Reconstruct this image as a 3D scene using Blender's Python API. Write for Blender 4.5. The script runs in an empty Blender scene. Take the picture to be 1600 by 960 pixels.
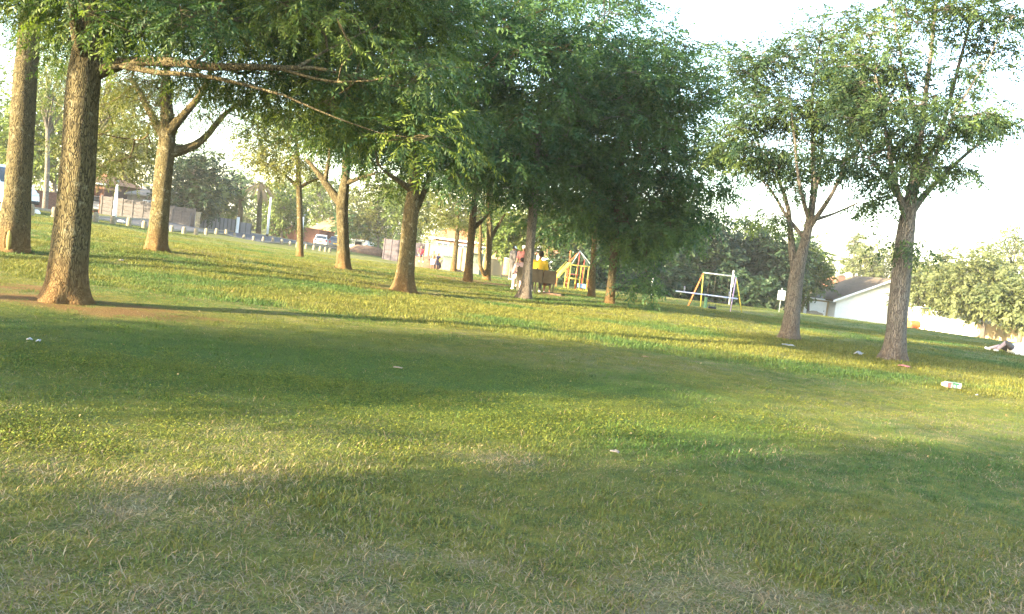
import bpy, math, random
import numpy as np
from mathutils import Vector, Matrix
random.seed(4); RNG = np.random.default_rng(11)
SC = bpy.context.scene; COL = SC.collection
R = math.radians

# ------------------------------------------------------------------ camera, sky, sun, exposure
F = 1385.0; PITCH = R(3.77); ROLL = R(7.0); EYE = np.array([0, 0, 1.5])
fwd = np.array([0, math.cos(PITCH), -math.sin(PITCH)])
r0 = np.array([1., 0, 0]); u0 = np.array([0, math.sin(PITCH), math.cos(PITCH)])
rgt = math.cos(ROLL)*r0 + math.sin(ROLL)*u0; upv = -math.sin(ROLL)*r0 + math.cos(ROLL)*u0
cd = bpy.data.cameras.new('camera'); cam = bpy.data.objects.new('camera', cd); COL.objects.link(cam)
cd.sensor_width = 36; cd.lens = 36*F/1600; cd.clip_start = .1; cd.clip_end = 4000
M4 = Matrix([[rgt[i], upv[i], -fwd[i], EYE[i]] for i in range(3)] + [[0, 0, 0, 1]]); cam.matrix_world = M4
SC.camera = cam
SUN_AZ = R(180+57.); SUN_EL = R(13.0)            # azimuth clockwise from +Y
sdir = Vector((math.sin(SUN_AZ)*math.cos(SUN_EL), math.cos(SUN_AZ)*math.cos(SUN_EL), math.sin(SUN_EL)))
W = bpy.data.worlds.new('World'); SC.world = W; W.use_nodes = True
nt = W.node_tree; bg = nt.nodes['Background']
sky = nt.nodes.new('ShaderNodeTexSky'); sky.sky_type = 'NISHITA'; sky.sun_disc = False
sky.sun_elevation = SUN_EL; sky.sun_rotation = SUN_AZ
sky.air_density = 1.0; sky.dust_density = 1.2; sky.ozone_density = 1.0
nt.links.new(sky.outputs[0], bg.inputs[0]); bg.inputs[1].default_value = 0.15
sl = bpy.data.lights.new('sun', 'SUN'); sl.energy = 5.0; sl.angle = R(.55); sl.color = (1, .83, .55)
so = bpy.data.objects.new('sun', sl); COL.objects.link(so)
so.rotation_euler = sdir.to_track_quat('Z', 'Y').to_euler(); so.location = (-30, -30, 30)
SC.view_settings.view_transform = 'Standard'; SC.view_settings.look = 'None'
SC.view_settings.exposure = 3.12; SC.view_settings.gamma = 1.0
SC.render.engine = 'CYCLES'
cy = SC.cycles; cy.use_denoising = True; cy.max_bounces = 6; cy.diffuse_bounces = 4; cy.transmission_bounces = 4
cy.volume_bounces = 1; cy.caustics_reflective = False; cy.caustics_refractive = False
cy.sample_clamp_indirect = 6; HAZE = .00035

def horizon_y(px): return 388.0 + (px-800)*math.tan(ROLL)
def at(px, py, Y):                               # point where the sight line through a pixel meets depth Y
    d = fwd + (px-800)/F*rgt - (py-480)/F*upv
    return EYE + d*(Y/d[1])

# ------------------------------------------------------------------ noise helpers
def _h(ix, iy, s):
    n = (ix.astype(np.int64)*374761393 + iy.astype(np.int64)*668265263 + s*1274126177) & 0x7fffffff
    n = ((n ^ (n >> 13))*1274126177) & 0x7fffffff
    return ((n ^ (n >> 16)) & 0xffff)/65535.0
def vnoise(x, y, s=0):
    ix = np.floor(x); iy = np.floor(y); fx = x-ix; fy = y-iy
    fx = fx*fx*(3-2*fx); fy = fy*fy*(3-2*fy)
    a = _h(ix, iy, s); b = _h(ix+1, iy, s); c = _h(ix, iy+1, s); d = _h(ix+1, iy+1, s)
    return (a*(1-fx)+b*fx)*(1-fy) + (c*(1-fx)+d*fx)*fy
def fbm(x, y, s=0, o=4):
    v = 0; a = .5; t = 0
    for k in range(o):
        v = v + a*vnoise(x*2**k, y*2**k, s+k*17); t += a; a *= .5
    return v/t
def sstep(a, b, x):
    t = np.clip((x-a)/(b-a), 0, 1); return t*t*(3-2*t)

# ------------------------------------------------------------------ terrain: thin plate through surveyed points
CP = []
for px, py, Y in [(20,395,20),(100,470,12.4),(243,390,24),(468,402,38),(537,420,31),(632,457,24),(732,440,34),(710,425,42),
                  (820,467,27.5),(925,466,32),(955,472,30),(1235,531,23.5),(1395,563,20),(1158,490,47),(1077,478,48),(1220,488,52),
                  (990,457,70),(1100,472,72),(1300,497,90),(1390,510,90),(1480,520,75),(1600,540,70),(1585,553,30),(898,455,52),(665,420,62),
                  (720,427,75),(800,433,78),(502,385,115),(48,337,40),(150,348,45),(201,354,49),(287,365,62),(366,374,78),(515,396,85),
                  (158,335,75),(290,352,75),(312,356,85),(390,366,90),(10,323,45),(606,406,75),(400,560,10),(900,560,12),(1300,600,14)]:
    p = at(px, py, Y); CP.append(p)
for x, y in [(-6,2),(6,2),(0,5),(-15,5),(15,8),(0,-15),(-25,-15),(25,-15),(0,8),(-60,-30),(60,-30),(0,18)]: CP.append((x, y, 0))
for x, y, z in [(-90,60,.8),(-120,130,.6),(-60,180,-.8),(0,180,-1.6),(80,170,-2.2),(140,90,-2.2),(90,30,-.8),(130,-40,-.3),(-120,0,.5),(0,260,-1.6),(-200,260,0),(220,240,-2.4)]: CP.append((x, y, z))
CP = np.array(CP)
def _tps():
    P = CP[:, :2]/50.; n = len(P)
    d = np.linalg.norm(P[:, None]-P[None], axis=2); K = np.where(d > 0, d*d*np.log(d+1e-12), 0) + 2e-3*np.eye(n)
    Q = np.hstack([np.ones((n, 1)), P]); A = np.vstack([np.hstack([K, Q]), np.hstack([Q.T, np.zeros((3, 3))])])
    return P, np.linalg.solve(A, np.concatenate([CP[:, 2], np.zeros(3)]))
_TP, _TW = _tps()
def ground(x, y):
    x = np.atleast_1d(np.asarray(x, float)); y = np.atleast_1d(np.asarray(y, float)); sh = x.shape
    X = np.stack([x.ravel(), y.ravel()], 1)
    rr = np.hypot(X[:, 0], X[:, 1]-60); sc = np.where(rr > 230, 230/np.maximum(rr, 1e-6), 1)
    X = np.stack([X[:, 0]*sc, 60+(X[:, 1]-60)*sc], 1)/50.
    out = np.empty(len(X))
    for i in range(0, len(X), 20000):
        q = X[i:i+20000]; d = np.linalg.norm(q[:, None]-_TP[None], axis=2); K = np.where(d > 0, d*d*np.log(d+1e-12), 0)
        out[i:i+20000] = K @ _TW[:-3] + _TW[-3] + q @ _TW[-2:]
    return out.reshape(sh)
def gz(x, y): return float(ground(x, y)[0])
def on_ground(px, Y, py0=450):                   # ground point at depth Y below pixel column px
    py = py0
    for _ in range(6):
        p = at(px, py, Y); z = gz(p[0], p[1]); py += (p[2]-z)*F/Y
    p = at(px, py, Y); return np.array([p[0], p[1], gz(p[0], p[1])])

# ------------------------------------------------------------------ objects
def tag(o, label=None, cat=None, group=None, kind=None):
    if label: o['label'] = label
    if cat: o['category'] = cat
    if group: o['group'] = group
    if kind: o['kind'] = kind
    return o
def thing(name, label, cat, loc=(0, 0, 0), rz=0, group=None):
    o = bpy.data.objects.new(name, None); COL.objects.link(o); o.location = Vector(loc); o.rotation_euler = (0, 0, rz)
    o.empty_display_size = .2
    return tag(o, label, cat, group)
def np_mesh(name, V, Fq, m, parent=None, smooth=False, cols=None, loc=None):
    """V (n,3); Fq list of int arrays (m,k)"""
    me = bpy.data.meshes.new(name); V = np.asarray(V, np.float32); me.vertices.add(len(V)); me.vertices.foreach_set('co', V.ravel())
    Fq = [np.asarray(f, np.int32) for f in Fq if len(f)]
    nl = sum(f.size for f in Fq); npoly = sum(len(f) for f in Fq)
    me.loops.add(nl); me.polygons.add(npoly)
    me.loops.foreach_set('vertex_index', np.concatenate([f.ravel() for f in Fq]))
    tot = np.concatenate([np.full(len(f), f.shape[1], np.int32) for f in Fq])
    me.polygons.foreach_set('loop_start', np.concatenate([[0], np.cumsum(tot)[:-1]]).astype(np.int32))
    if smooth: me.polygons.foreach_set('use_smooth', np.ones(npoly, bool))
    if cols is not None:
        for an, c in cols.items():
            c = np.asarray(c, np.float32)
            if c.ndim == 1: a = me.attributes.new(an, 'FLOAT', 'POINT'); a.data.foreach_set('value', c)
            else: a = me.attributes.new(an, 'FLOAT_COLOR', 'POINT'); a.data.foreach_set('color', c.ravel())
    me.update(calc_edges=True); me.validate()
    if m: me.materials.append(m)
    o = bpy.data.objects.new(name, me); COL.objects.link(o)
    if parent: o.parent = parent
    if loc is not None: o.location = Vector(loc)
    return o
class MB:
    """collects shapes that belong to one mesh"""
    def __init__(s): s.v = []; s.f = []; s.n = 0
    def add(s, V, Fs):
        V = [tuple(map(float, p)) for p in V]
        s.f += [tuple(i+s.n for i in f) for f in Fs]; s.v += V; s.n += len(V); return s
    def box(s, c, d, rz=0, rx=0, bev=0.0):
        x, y, z = d[0]/2, d[1]/2, d[2]/2; Mx = Matrix.Rotation(rz, 3, 'Z') @ Matrix.Rotation(rx, 3, 'X'); c = Vector(c)
        if bev <= 0:
            P = [(a*x, b*y, e*z) for e in (-1, 1) for a, b in ((-1, -1), (1, -1), (1, 1), (-1, 1))]
            return s.add([c + Mx @ Vector(p) for p in P], [(3, 2, 1, 0), (4, 5, 6, 7), (0, 1, 5, 4), (1, 2, 6, 5), (2, 3, 7, 6), (3, 0, 4, 7)])
        b_ = min(bev, x*.9, y*.9, z*.9)
        prof = [(-z, b_), (-z+b_, 0), (z-b_, 0), (z, b_)]; P = []; Fs = []
        for zz, ins in prof:
            for a, b in ((-1, -1), (1, -1), (1, 1), (-1, 1)):
                P.append(c + Mx @ Vector((a*(x-ins), b*(y-ins), zz)))
        for k in range(3):
            for i in range(4): j = (i+1) % 4; Fs.append((4*k+i, 4*k+j, 4*k+4+j, 4*k+4+i))
        return s.add(P, Fs + [(3, 2, 1, 0), (12, 13, 14, 15)])
    def tube(s, pts, rad, n=8, cap=True):
        pts = [Vector(p) for p in pts]; rad = [rad]*len(pts) if isinstance(rad, (int, float)) else rad
        V = []; Fs = []; up = None
        for i, p in enumerate(pts):
            t = (pts[min(i+1, len(pts)-1)] - pts[max(i-1, 0)]).normalized()
            if up is None: up = Vector((0, 0, 1)) if abs(t.z) < .9 else Vector((1, 0, 0))
            a = t.cross(up).normalized(); b = t.cross(a).normalized(); up = -b if False else t.cross(a).normalized()*-1
            for k in range(n):
                w = 2*math.pi*k/n; V.append(p + (a*math.cos(w) + b*math.sin(w))*rad[i])
        for i in range(len(pts)-1):
            for k in range(n): q = (k+1) % n; Fs.append((i*n+k, i*n+q, (i+1)*n+q, (i+1)*n+k))
        if cap: Fs += [tuple(range(n))[::-1], tuple(range((len(pts)-1)*n, len(pts)*n))]
        return s.add(V, Fs)
    def ell(s, c, r, nu=12, nv=8, rot=None):
        c = Vector(c); r = (r, r, r) if isinstance(r, (int, float)) else r; V = []; Fs = []
        for j in range(nv+1):
            for i in range(nu):
                th = math.pi*j/nv; ph = 2*math.pi*i/nu
                p = Vector((r[0]*math.sin(th)*math.cos(ph), r[1]*math.sin(th)*math.sin(ph), r[2]*math.cos(th)))
                V.append(c + (rot @ p if rot else p))
        for j in range(nv):
            for i in range(nu): k = (i+1) % nu; Fs.append((j*nu+i, (j+1)*nu+i, (j+1)*nu+k, j*nu+k))
        return s.add(V, Fs)
    def prism(s, poly, y0, y1, ax='y', ins=0.0):
        """polygon in (x,z) swept along y (ax='y') or in (y,z) swept along x"""
        n = len(poly); mk = (lambda a, b, t: (a, t, b)) if ax == 'y' else (lambda a, b, t: (t, a, b))
        V = [mk(a, b, y0) for a, b in poly] + [mk(a, b, y1) for a, b in poly]
        return s.add(V, [tuple(range(n)), tuple(range(n, 2*n))[::-1]] + [(i, n+i, n+(i+1) % n, (i+1) % n) for i in range(n)])
    def build(s, name, m, parent=None, smooth=False, loc=None):
        me = bpy.data.meshes.new(name); me.from_pydata(s.v, [], s.f)
        me.validate()
        if smooth: me.polygons.foreach_set('use_smooth', [True]*len(me.polygons))
        me.materials.append(m); me.update()
        o = bpy.data.objects.new(name, me); COL.objects.link(o)
        if parent: o.parent = parent
        if loc is not None: o.location = Vector(loc)
        return o
def fix_normals(o):
    import bmesh
    b = bmesh.new(); b.from_mesh(o.data); bmesh.ops.recalc_face_normals(b, faces=b.faces); b.to_mesh(o.data); b.free(); return o
def copy_tree(o, parent=None, loc=None, rz=None):
    c = o.copy(); COL.objects.link(c)
    if parent: c.parent = parent
    if loc is not None: c.location = Vector(loc)
    if rz is not None: c.rotation_euler = (0, 0, rz)
    for ch in list(o.children): copy_tree(ch, c)
    return c

# ------------------------------------------------------------------ materials
def nn(t, k, **kw):
    n = t.nodes.new(k)
    for a, b in kw.items(): setattr(n, a, b)
    return n
def mat(name, col, rough=.7, var=.25, scale=6., bump=0., metal=0., stretch=(1, 1, 1), spec=.3, col2=None, detail=5):
    m = bpy.data.materials.new(name); m.use_nodes = True; t = m.node_tree; b = t.nodes['Principled BSDF']
    b.inputs['Roughness'].default_value = rough; b.inputs['Metallic'].default_value = metal; b.inputs['Specular IOR Level'].default_value = spec
    tc = nn(t, 'ShaderNodeTexCoord'); mp = nn(t, 'ShaderNodeMapping'); mp.inputs['Scale'].default_value = stretch
    no = nn(t, 'ShaderNodeTexNoise'); no.inputs['Scale'].default_value = scale; no.inputs['Detail'].default_value = detail
    t.links.new(tc.outputs['Object'], mp.inputs[0]); t.links.new(mp.outputs[0], no.inputs['Vector'])
    cr = nn(t, 'ShaderNodeValToRGB'); cr.color_ramp.elements[0].position = .3; cr.color_ramp.elements[1].position = .7
    c = np.array(col); c2 = np.array(col2) if col2 is not None else np.clip(c*(1+var), 0, 1); c1 = c*(1-var) if col2 is None else c
    cr.color_ramp.elements[0].color = (*c1, 1); cr.color_ramp.elements[1].color = (*c2, 1)
    t.links.new(no.outputs[0], cr.inputs[0]); t.links.new(cr.outputs[0], b.inputs['Base Color'])
    if bump:
        bp = nn(t, 'ShaderNodeBump'); bp.inputs['Strength'].default_value = bump; bp.inputs['Distance'].default_value = .03
        t.links.new(no.outputs[0], bp.inputs['Height']); t.links.new(bp.outputs[0], b.inputs['Normal'])
    return m
def bark_mat(name, dark, light, stain, lichen, rid=25.):
    m = bpy.data.materials.new(name); m.use_nodes = True; t = m.node_tree; b = t.nodes['Principled BSDF']; L = t.links.new
    b.inputs['Roughness'].default_value = .9; b.inputs['Specular IOR Level'].default_value = .15
    tc = nn(t, 'ShaderNodeTexCoord')
    mp = nn(t, 'ShaderNodeMapping'); mp.inputs['Scale'].default_value = (1, 1, .075); L(tc.outputs['Object'], mp.inputs[0])
    nd = nn(t, 'ShaderNodeTexNoise'); nd.inputs['Scale'].default_value = 5; L(tc.outputs['Object'], nd.inputs['Vector'])
    ad = nn(t, 'ShaderNodeVectorMath', operation='MULTIPLY_ADD'); ad.inputs[1].default_value = (.12, .12, .05); L(nd.outputs['Color'], ad.inputs[0]); L(mp.outputs[0], ad.inputs[2])
    vo = nn(t, 'ShaderNodeTexVoronoi', feature='DISTANCE_TO_EDGE'); vo.inputs['Scale'].default_value = rid*2; L(ad.outputs[0], vo.inputs['Vector'])
    ra = nn(t, 'ShaderNodeValToRGB'); ra.color_ramp.elements[0].position = 0; ra.color_ramp.elements[1].position = .16; L(vo.outputs['Distance'], ra.inputs[0])
    n2 = nn(t, 'ShaderNodeTexNoise'); n2.inputs['Scale'].default_value = 22; n2.inputs['Detail'].default_value = 6; L(tc.outputs['Object'], n2.inputs['Vector'])
    hm = nn(t, 'ShaderNodeMath', operation='MULTIPLY_ADD'); hm.inputs[1].default_value = .6; L(n2.outputs[0], hm.inputs[0]); L(ra.outputs[0], hm.inputs[2])
    bp = nn(t, 'ShaderNodeBump'); bp.inputs['Strength'].default_value = .9; bp.inputs['Distance'].default_value = .025; L(hm.outputs[0], bp.inputs['Height']); L(bp.outputs[0], b.inputs['Normal'])
    c1 = nn(t, 'ShaderNodeMix', data_type='RGBA'); c1.inputs[6].default_value = (*dark, 1); c1.inputs[7].default_value = (*light, 1); L(ra.outputs[0], c1.inputs[0])
    n3 = nn(t, 'ShaderNodeTexNoise'); n3.inputs['Scale'].default_value = 7; n3.inputs['Detail'].default_value = 6; n3.inputs['Roughness'].default_value = .7; L(tc.outputs['Object'], n3.inputs['Vector'])
    r3 = nn(t, 'ShaderNodeValToRGB'); r3.color_ramp.elements[0].position = .56; r3.color_ramp.elements[1].position = .68; L(n3.outputs[0], r3.inputs[0])
    c2 = nn(t, 'ShaderNodeMix', data_type='RGBA'); c2.inputs[7].default_value = (*lichen, 1); L(c1.outputs[2], c2.inputs[6])
    lm = nn(t, 'ShaderNodeMath', operation='MULTIPLY'); lm.inputs[1].default_value = .6; L(r3.outputs[0], lm.inputs[0]); L(lm.outputs[0], c2.inputs[0])
    sx = nn(t, 'ShaderNodeSeparateXYZ'); L(tc.outputs['Object'], sx.inputs[0])
    mz = nn(t, 'ShaderNodeMapRange'); mz.inputs[1].default_value = 0; mz.inputs[2].default_value = .75; mz.inputs[3].default_value = .6; mz.inputs[4].default_value = 0; L(sx.outputs[2], mz.inputs[0])
    mm = nn(t, 'ShaderNodeMath', operation='MULTIPLY'); L(mz.outputs[0], mm.inputs[0]); ma = nn(t, 'ShaderNodeMath', operation='ADD'); ma.inputs[1].default_value = .45; L(n3.outputs[0], ma.inputs[0]); L(ma.outputs[0], mm.inputs[1])
    c3 = nn(t, 'ShaderNodeMix', data_type='RGBA'); c3.inputs[7].default_value = (*stain, 1); L(c2.outputs[2], c3.inputs[6]); L(mm.outputs[0], c3.inputs[0])
    L(c3.outputs[2], b.inputs['Base Color'])
    return m
def leaf_mat(name, dark, light, trans=.35):
    m = bpy.data.materials.new(name); m.use_nodes = True; t = m.node_tree; L = t.links.new
    for n in list(t.nodes): t.nodes.remove(n)
    out = nn(t, 'ShaderNodeOutputMaterial'); a = nn(t, 'ShaderNodeAttribute', attribute_name='tint')
    mx = nn(t, 'ShaderNodeMix', data_type='RGBA'); mx.inputs[6].default_value = (*dark, 1); mx.inputs[7].default_value = (*light, 1); L(a.outputs['Fac'], mx.inputs[0])
    d = nn(t, 'ShaderNodeBsdfPrincipled'); d.inputs['Roughness'].default_value = .55; d.inputs['Specular IOR Level'].default_value = .25; L(mx.outputs[2], d.inputs['Base Color'])
    tm = nn(t, 'ShaderNodeMix', data_type='RGBA', blend_type='MULTIPLY'); tm.inputs[0].default_value = 1; tm.inputs[7].default_value = (1.0, 1.05, .45, 1); L(mx.outputs[2], tm.inputs[6])
    tr = nn(t, 'ShaderNodeBsdfTranslucent'); L(tm.outputs[2], tr.inputs[0])
    ms = nn(t, 'ShaderNodeMixShader'); ms.inputs[0].default_value = trans; L(d.outputs[0], ms.inputs[1]); L(tr.outputs[0], ms.inputs[2]); L(ms.outputs[0], out.inputs[0])
    return m
BARK = bark_mat('bark', (.032, .026, .014), (.120, .097, .047), (.19, .095, .03), (.24, .22, .14))
BARK_PALE = bark_mat('bark_pale', (.044, .036, .018), (.135, .108, .050), (.22, .11, .035), (.34, .32, .22))
BARK_GREY = bark_mat('bark_grey', (.07, .061, .052), (.19, .168, .14), (.13, .09, .06), (.2, .19, .165), 18)
LEAF = leaf_mat('oak_leaf', (.026, .062, .022), (.15, .19, .030), .42)
LEAF_DARK = leaf_mat('shade_leaf', (.030, .080, .040), (.105, .175, .050), .45)
LEAF_BLUE = leaf_mat('feather_leaf', (.022, .052, .032), (.095, .140, .036), .42)
LEAF_OLIVE = leaf_mat('olive_leaf', (.06, .08, .02), (.17, .17, .04))
LEAF_BRIGHT = leaf_mat('bright_leaf', (.055, .095, .022), (.15, .19, .04))
LEAF_PALE = leaf_mat('pale_leaf', (.085, .110, .045), (.165, .178, .075), .42)
LEAF_BROWN = leaf_mat('dead_frond', (.20, .12, .05), (.34, .22, .10), .2)
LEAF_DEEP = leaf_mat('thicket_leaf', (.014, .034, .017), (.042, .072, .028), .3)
SOIL = mat('red_soil', (.22, .09, .035), .95, .3, 14, .5)

# ------------------------------------------------------------------ ground sheet
def dry_field(x, y): return sstep(.42, .68, fbm(x*.55+3, y*.8+7, 5, 5)*.75 + .35*fbm(x*2.3, y*2.9, 9, 3) - .06)
SOILS = []                                        # (x, y, rx, ry, strength)
def add_soil(px, Y, rx, ry, s=1.): p = on_ground(px, Y); SOILS.append((p[0], p[1], rx, ry, s))
add_soil(110, 12.3, 2.6, 1.2, 1.2); add_soil(40, 13.4, 1.6, .7); add_soil(215, 12.2, 1.5, .6, .8); add_soil(620, 24, 2.2, 1.2); add_soil(580, 25, 1.2, .8, .8)
add_soil(700, 23.0, 1.3, .5, .7); add_soil(745, 35, 3, 2); add_soil(800, 34, 4, 2.2, 1.1); add_soil(1105, 46.5, 2.9, 2.1, 1.4); add_soil(540, 31, 2.4, 1.2, .8)
add_soil(250, 24, 1.8, 1., .7); add_soil(300, 26, 2.6, .9, .6); add_soil(450, 4.6, .13, .09, 1.0); add_soil(170, 25, 2, .8, .5); add_soil(850, 30.6, 1.5, .8, 1.)
add_soil(955, 30, 1, .6, .6); add_soil(20, 20, 1.4, .8, .6); add_soil(820, 27.3, .8, .5, .7); add_soil(1395, 20, .8, .5, .4); add_soil(1233, 23.5, .7, .5, .4)
def shade_green_field(x, y): return np.clip(1.25*np.exp(-(((x+2.2)/5.2)**2+((y-9.4)/2.6)**2))*(.45+1.1*fbm(x*.8+4, y*.9+2, 61, 4)) + (.18*sstep(.55, .8, fbm(x*.33+70, y*.38, 63, 4))), 0, 1)  # shade band of the left lawn put into colour, plus faint random green patches
def soil_field(x, y):
    s = np.zeros_like(x)
    for sx, sy, rx, ry, k in SOILS:
        d = np.sqrt(((x-sx)/rx)**2 + ((y-sy)/ry)**2); s = np.maximum(s, k*np.clip(1.15-d, 0, 1))
    return np.clip(s*2.7*(fbm(x*1.7, y*3.2, 31, 5)-.16)-.12, 0, .9)
def build_ground():
    def lines(*seg):
        o = []
        for a, b, st in seg: o += list(np.arange(a, b-1e-6, st))
        return np.array(o)
    ys = np.concatenate([-np.geomspace(900, 20, 10), lines((-16, 1.5, 3), (1.5, 16, .2), (16, 60, .5), (60, 130, 2.5)), np.geomspace(130, 2600, 18)])
    xs = np.concatenate([-np.geomspace(2400, 62, 16), lines((-60, -28, 2), (-28, -8, .7), (-8, 10, .25), (10, 32, .7), (32, 60, 2)), np.geomspace(60, 2400, 16)])
    X, Y = np.meshgrid(xs, ys); Z = ground(X, Y) + (fbm(X*.9, Y*.9, 3, 3)-.5)*.05*np.exp(-np.hypot(X, Y)/60)
    V = np.stack([X.ravel(), Y.ravel(), Z.ravel()], 1); nx = len(xs); i = np.arange(len(ys)-1)[:, None]*nx + np.arange(nx-1)[None]
    Fq = np.stack([i, i+1, i+1+nx, i+nx], -1).reshape(-1, 4)
    m = bpy.data.materials.new('lawn'); m.use_nodes = True; t = m.node_tree; b = t.nodes['Principled BSDF']; L = t.links.new
    b.inputs['Roughness'].default_value = .95; b.inputs['Specular IOR Level'].default_value = .1
    tc = nn(t, 'ShaderNodeTexCoord')
    def noise(s, d=5, st=(1, 1, 1)):
        mp = nn(t, 'ShaderNodeMapping'); mp.inputs['Scale'].default_value = st; L(tc.outputs['Object'], mp.inputs[0])
        n = nn(t, 'ShaderNodeTexNoise'); n.inputs['Scale'].default_value = s; n.inputs['Detail'].default_value = d; L(mp.outputs[0], n.inputs['Vector']); return n
    def ramp(src, p0, p1, c0=(0, 0, 0), c1=(1, 1, 1)):
        r = nn(t, 'ShaderNodeValToRGB'); r.color_ramp.elements[0].position = p0; r.color_ramp.elements[1].position = p1
        r.color_ramp.elements[0].color = (*c0, 1); r.color_ramp.elements[1].color = (*c1, 1); L(src, r.inputs[0]); return r
    def mix(f, a, bb):
        x = nn(t, 'ShaderNodeMix', data_type='RGBA'); L(f, x.inputs[0])
        for s, k in ((a, 6), (bb, 7)):
            if isinstance(s, tuple): x.inputs[k].default_value = (*s, 1)
            else: L(s, x.inputs[k])
        return x.outputs[2]
    fine = noise(62, 8); mid = noise(5, 6); big = noise(.35, 4); strk = noise(3.0, 5)
    g = ramp(fine.outputs[0], .36, .66, (.045, .062, .018), (.140, .170, .042))
    yl = ramp(big.outputs[0], .40, .65, (.14, .14, .026), (.22, .195, .042))
    c = mix(ramp(mid.outputs[0], .4, .62).outputs[0], g.outputs[0], yl.outputs[0])
    dr = nn(t, 'ShaderNodeAttribute', attribute_name='dry'); dn = nn(t, 'ShaderNodeMath', operation='MULTIPLY'); L(dr.outputs['Fac'], dn.inputs[0]); L(ramp(strk.outputs[0], .35, .7).outputs[0], dn.inputs[1])
    dc = ramp(fine.outputs[0], .35, .66, (.095, .075, .040), (.31, .255, .145))
    c = mix(dn.outputs[0], c, dc.outputs[0])
    lu = nn(t, 'ShaderNodeAttribute', attribute_name='deep_green'); lc = ramp(fine.outputs[0], .36, .66, (.030, .052, .013), (.074, .130, .024)); c = mix(lu.outputs['Fac'], c, lc.outputs[0])  # painted shade: deeper green mixed into the lawn colour
    s = nn(t, 'ShaderNodeAttribute', attribute_name='soil'); sc = ramp(fine.outputs[0], .35, .7, (.10, .052, .020), (.215, .120, .046))
    c = mix(s.outputs['Fac'], c, sc.outputs[0]); L(c, b.inputs['Base Color'])
    bp = nn(t, 'ShaderNodeBump'); bp.inputs['Strength'].default_value = .9; bp.inputs['Distance'].default_value = .05
    hh = nn(t, 'ShaderNodeMath', operation='ADD'); L(fine.outputs[0], hh.inputs[0]); L(mid.outputs[0], hh.inputs[1]); L(hh.outputs[0], bp.inputs['Height']); L(bp.outputs[0], b.inputs['Normal'])
    o = np_mesh('ground', V, [Fq], m, smooth=True, cols={'dry': dry_field(X, Y).ravel(), 'soil': soil_field(X, Y).ravel(), 'deep_green': shade_green_field(X, Y).ravel()})
    tag(o, kind='structure'); return o
build_ground()

# ------------------------------------------------------------------ trees
def kite_spray(n, L, ll, lw, seed, droop=.25):
    """leafy twig along +X: alternating folded leaves; returns V, quads"""
    r = random.Random(seed); V = []; Q = []
    for k in range(n):
        u = (k+.6)/n; base = Vector((L*u*.92, 0, -droop*L*u*u)); side = 1 if k % 2 else -1
        ang = side*R(r.uniform(35, 75)) if k < n-1 else R(r.uniform(-15, 15))
        d = Vector((math.cos(ang), math.sin(ang), r.uniform(-.65, .25))).normalized()
        q = d.cross(Vector((0, 0, 1))).normalized(); up = q.cross(d)
        q = (q*math.cos(r.uniform(-.9, .9)) + up*math.sin(r.uniform(-.9, .9))).normalized()
        l = ll*r.uniform(.7, 1.2); w = lw*r.uniform(.8, 1.2)
        i = len(V); V += [base, base + d*l*.45 + q*w*.5 - up*.1*l, base + d*l - up*.25*l, base + d*l*.5 - q*w*.5 - up*.1*l]; Q.append((i, i+1, i+2, i+3))
    return np.array([tuple(v) for v in V]), np.array(Q)
def scatter_sprays(P, D, S, tint, templates, rng):
    """P positions, D axis directions, S scales -> V, quads, tint per vertex"""
    n = len(P); D = D/np.maximum(np.linalg.norm(D, axis=1, keepdims=True), 1e-6)
    up = np.tile([0, 0, 1.], (n, 1)) + rng.normal(0, .35, (n, 3)); y = np.cross(up, D); y /= np.maximum(np.linalg.norm(y, axis=1, keepdims=True), 1e-6); z = np.cross(D, y)
    which = rng.integers(0, len(templates), n); Vs = []; Qs = []; Ts = []; off = 0
    for k, (tv, tq) in enumerate(templates):
        ix = np.where(which == k)[0]
        if not len(ix): continue
        v = P[ix][:, None] + S[ix][:, None, None]*(tv[None, :, 0:1]*D[ix][:, None] + tv[None, :, 1:2]*y[ix][:, None] + tv[None, :, 2:3]*z[ix][:, None])
        nv = tv.shape[0]; q = tq[None] + (np.arange(len(ix))*nv)[:, None, None] + off
        Vs.append(v.reshape(-1, 3)); Qs.append(q.reshape(-1, 4)); off += len(ix)*nv
        lt = np.repeat(rng.uniform(-.18, .18, (len(ix), nv//4)), 4, axis=1)
        Ts.append((tint[ix][:, None] + lt).ravel())
    return np.concatenate(Vs), np.concatenate(Qs), np.clip(np.concatenate(Ts), 0, 1)
def tubes_np(lines, sides_of):
    """lines: list of (pts (n,3), rad (n,)) -> V, quads"""
    Vs = []; Qs = []; off = 0
    for pts, rad in lines:
        n = sides_of(rad[0]); m = len(pts); t = np.gradient(pts, axis=0); t /= np.maximum(np.linalg.norm(t, axis=1, keepdims=True), 1e-9)
        ref = np.array([1, .1, 0]) if abs(t[0][2]) > .8 else np.array([0, .05, 1.])
        a = np.cross(t, ref); a /= np.maximum(np.linalg.norm(a, axis=1, keepdims=True), 1e-9); b = np.cross(t, a)
        w = np.arange(n)*2*np.pi/n
        V = pts[:, None] + rad[:, None, None]*(np.cos(w)[None, :, None]*a[:, None] + np.sin(w)[None, :, None]*b[:, None])
        i = np.arange(m-1)[:, None]*n + np.arange(n)[None]; j = np.arange(m-1)[:, None]*n + (np.arange(n)[None]+1) % n
        Qs.append(np.stack([i, j, j+n, i+n], -1).reshape(-1, 4)+off); Vs.append(V.reshape(-1, 3)); off += m*n
    return np.concatenate(Vs), np.concatenate(Qs)
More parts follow.
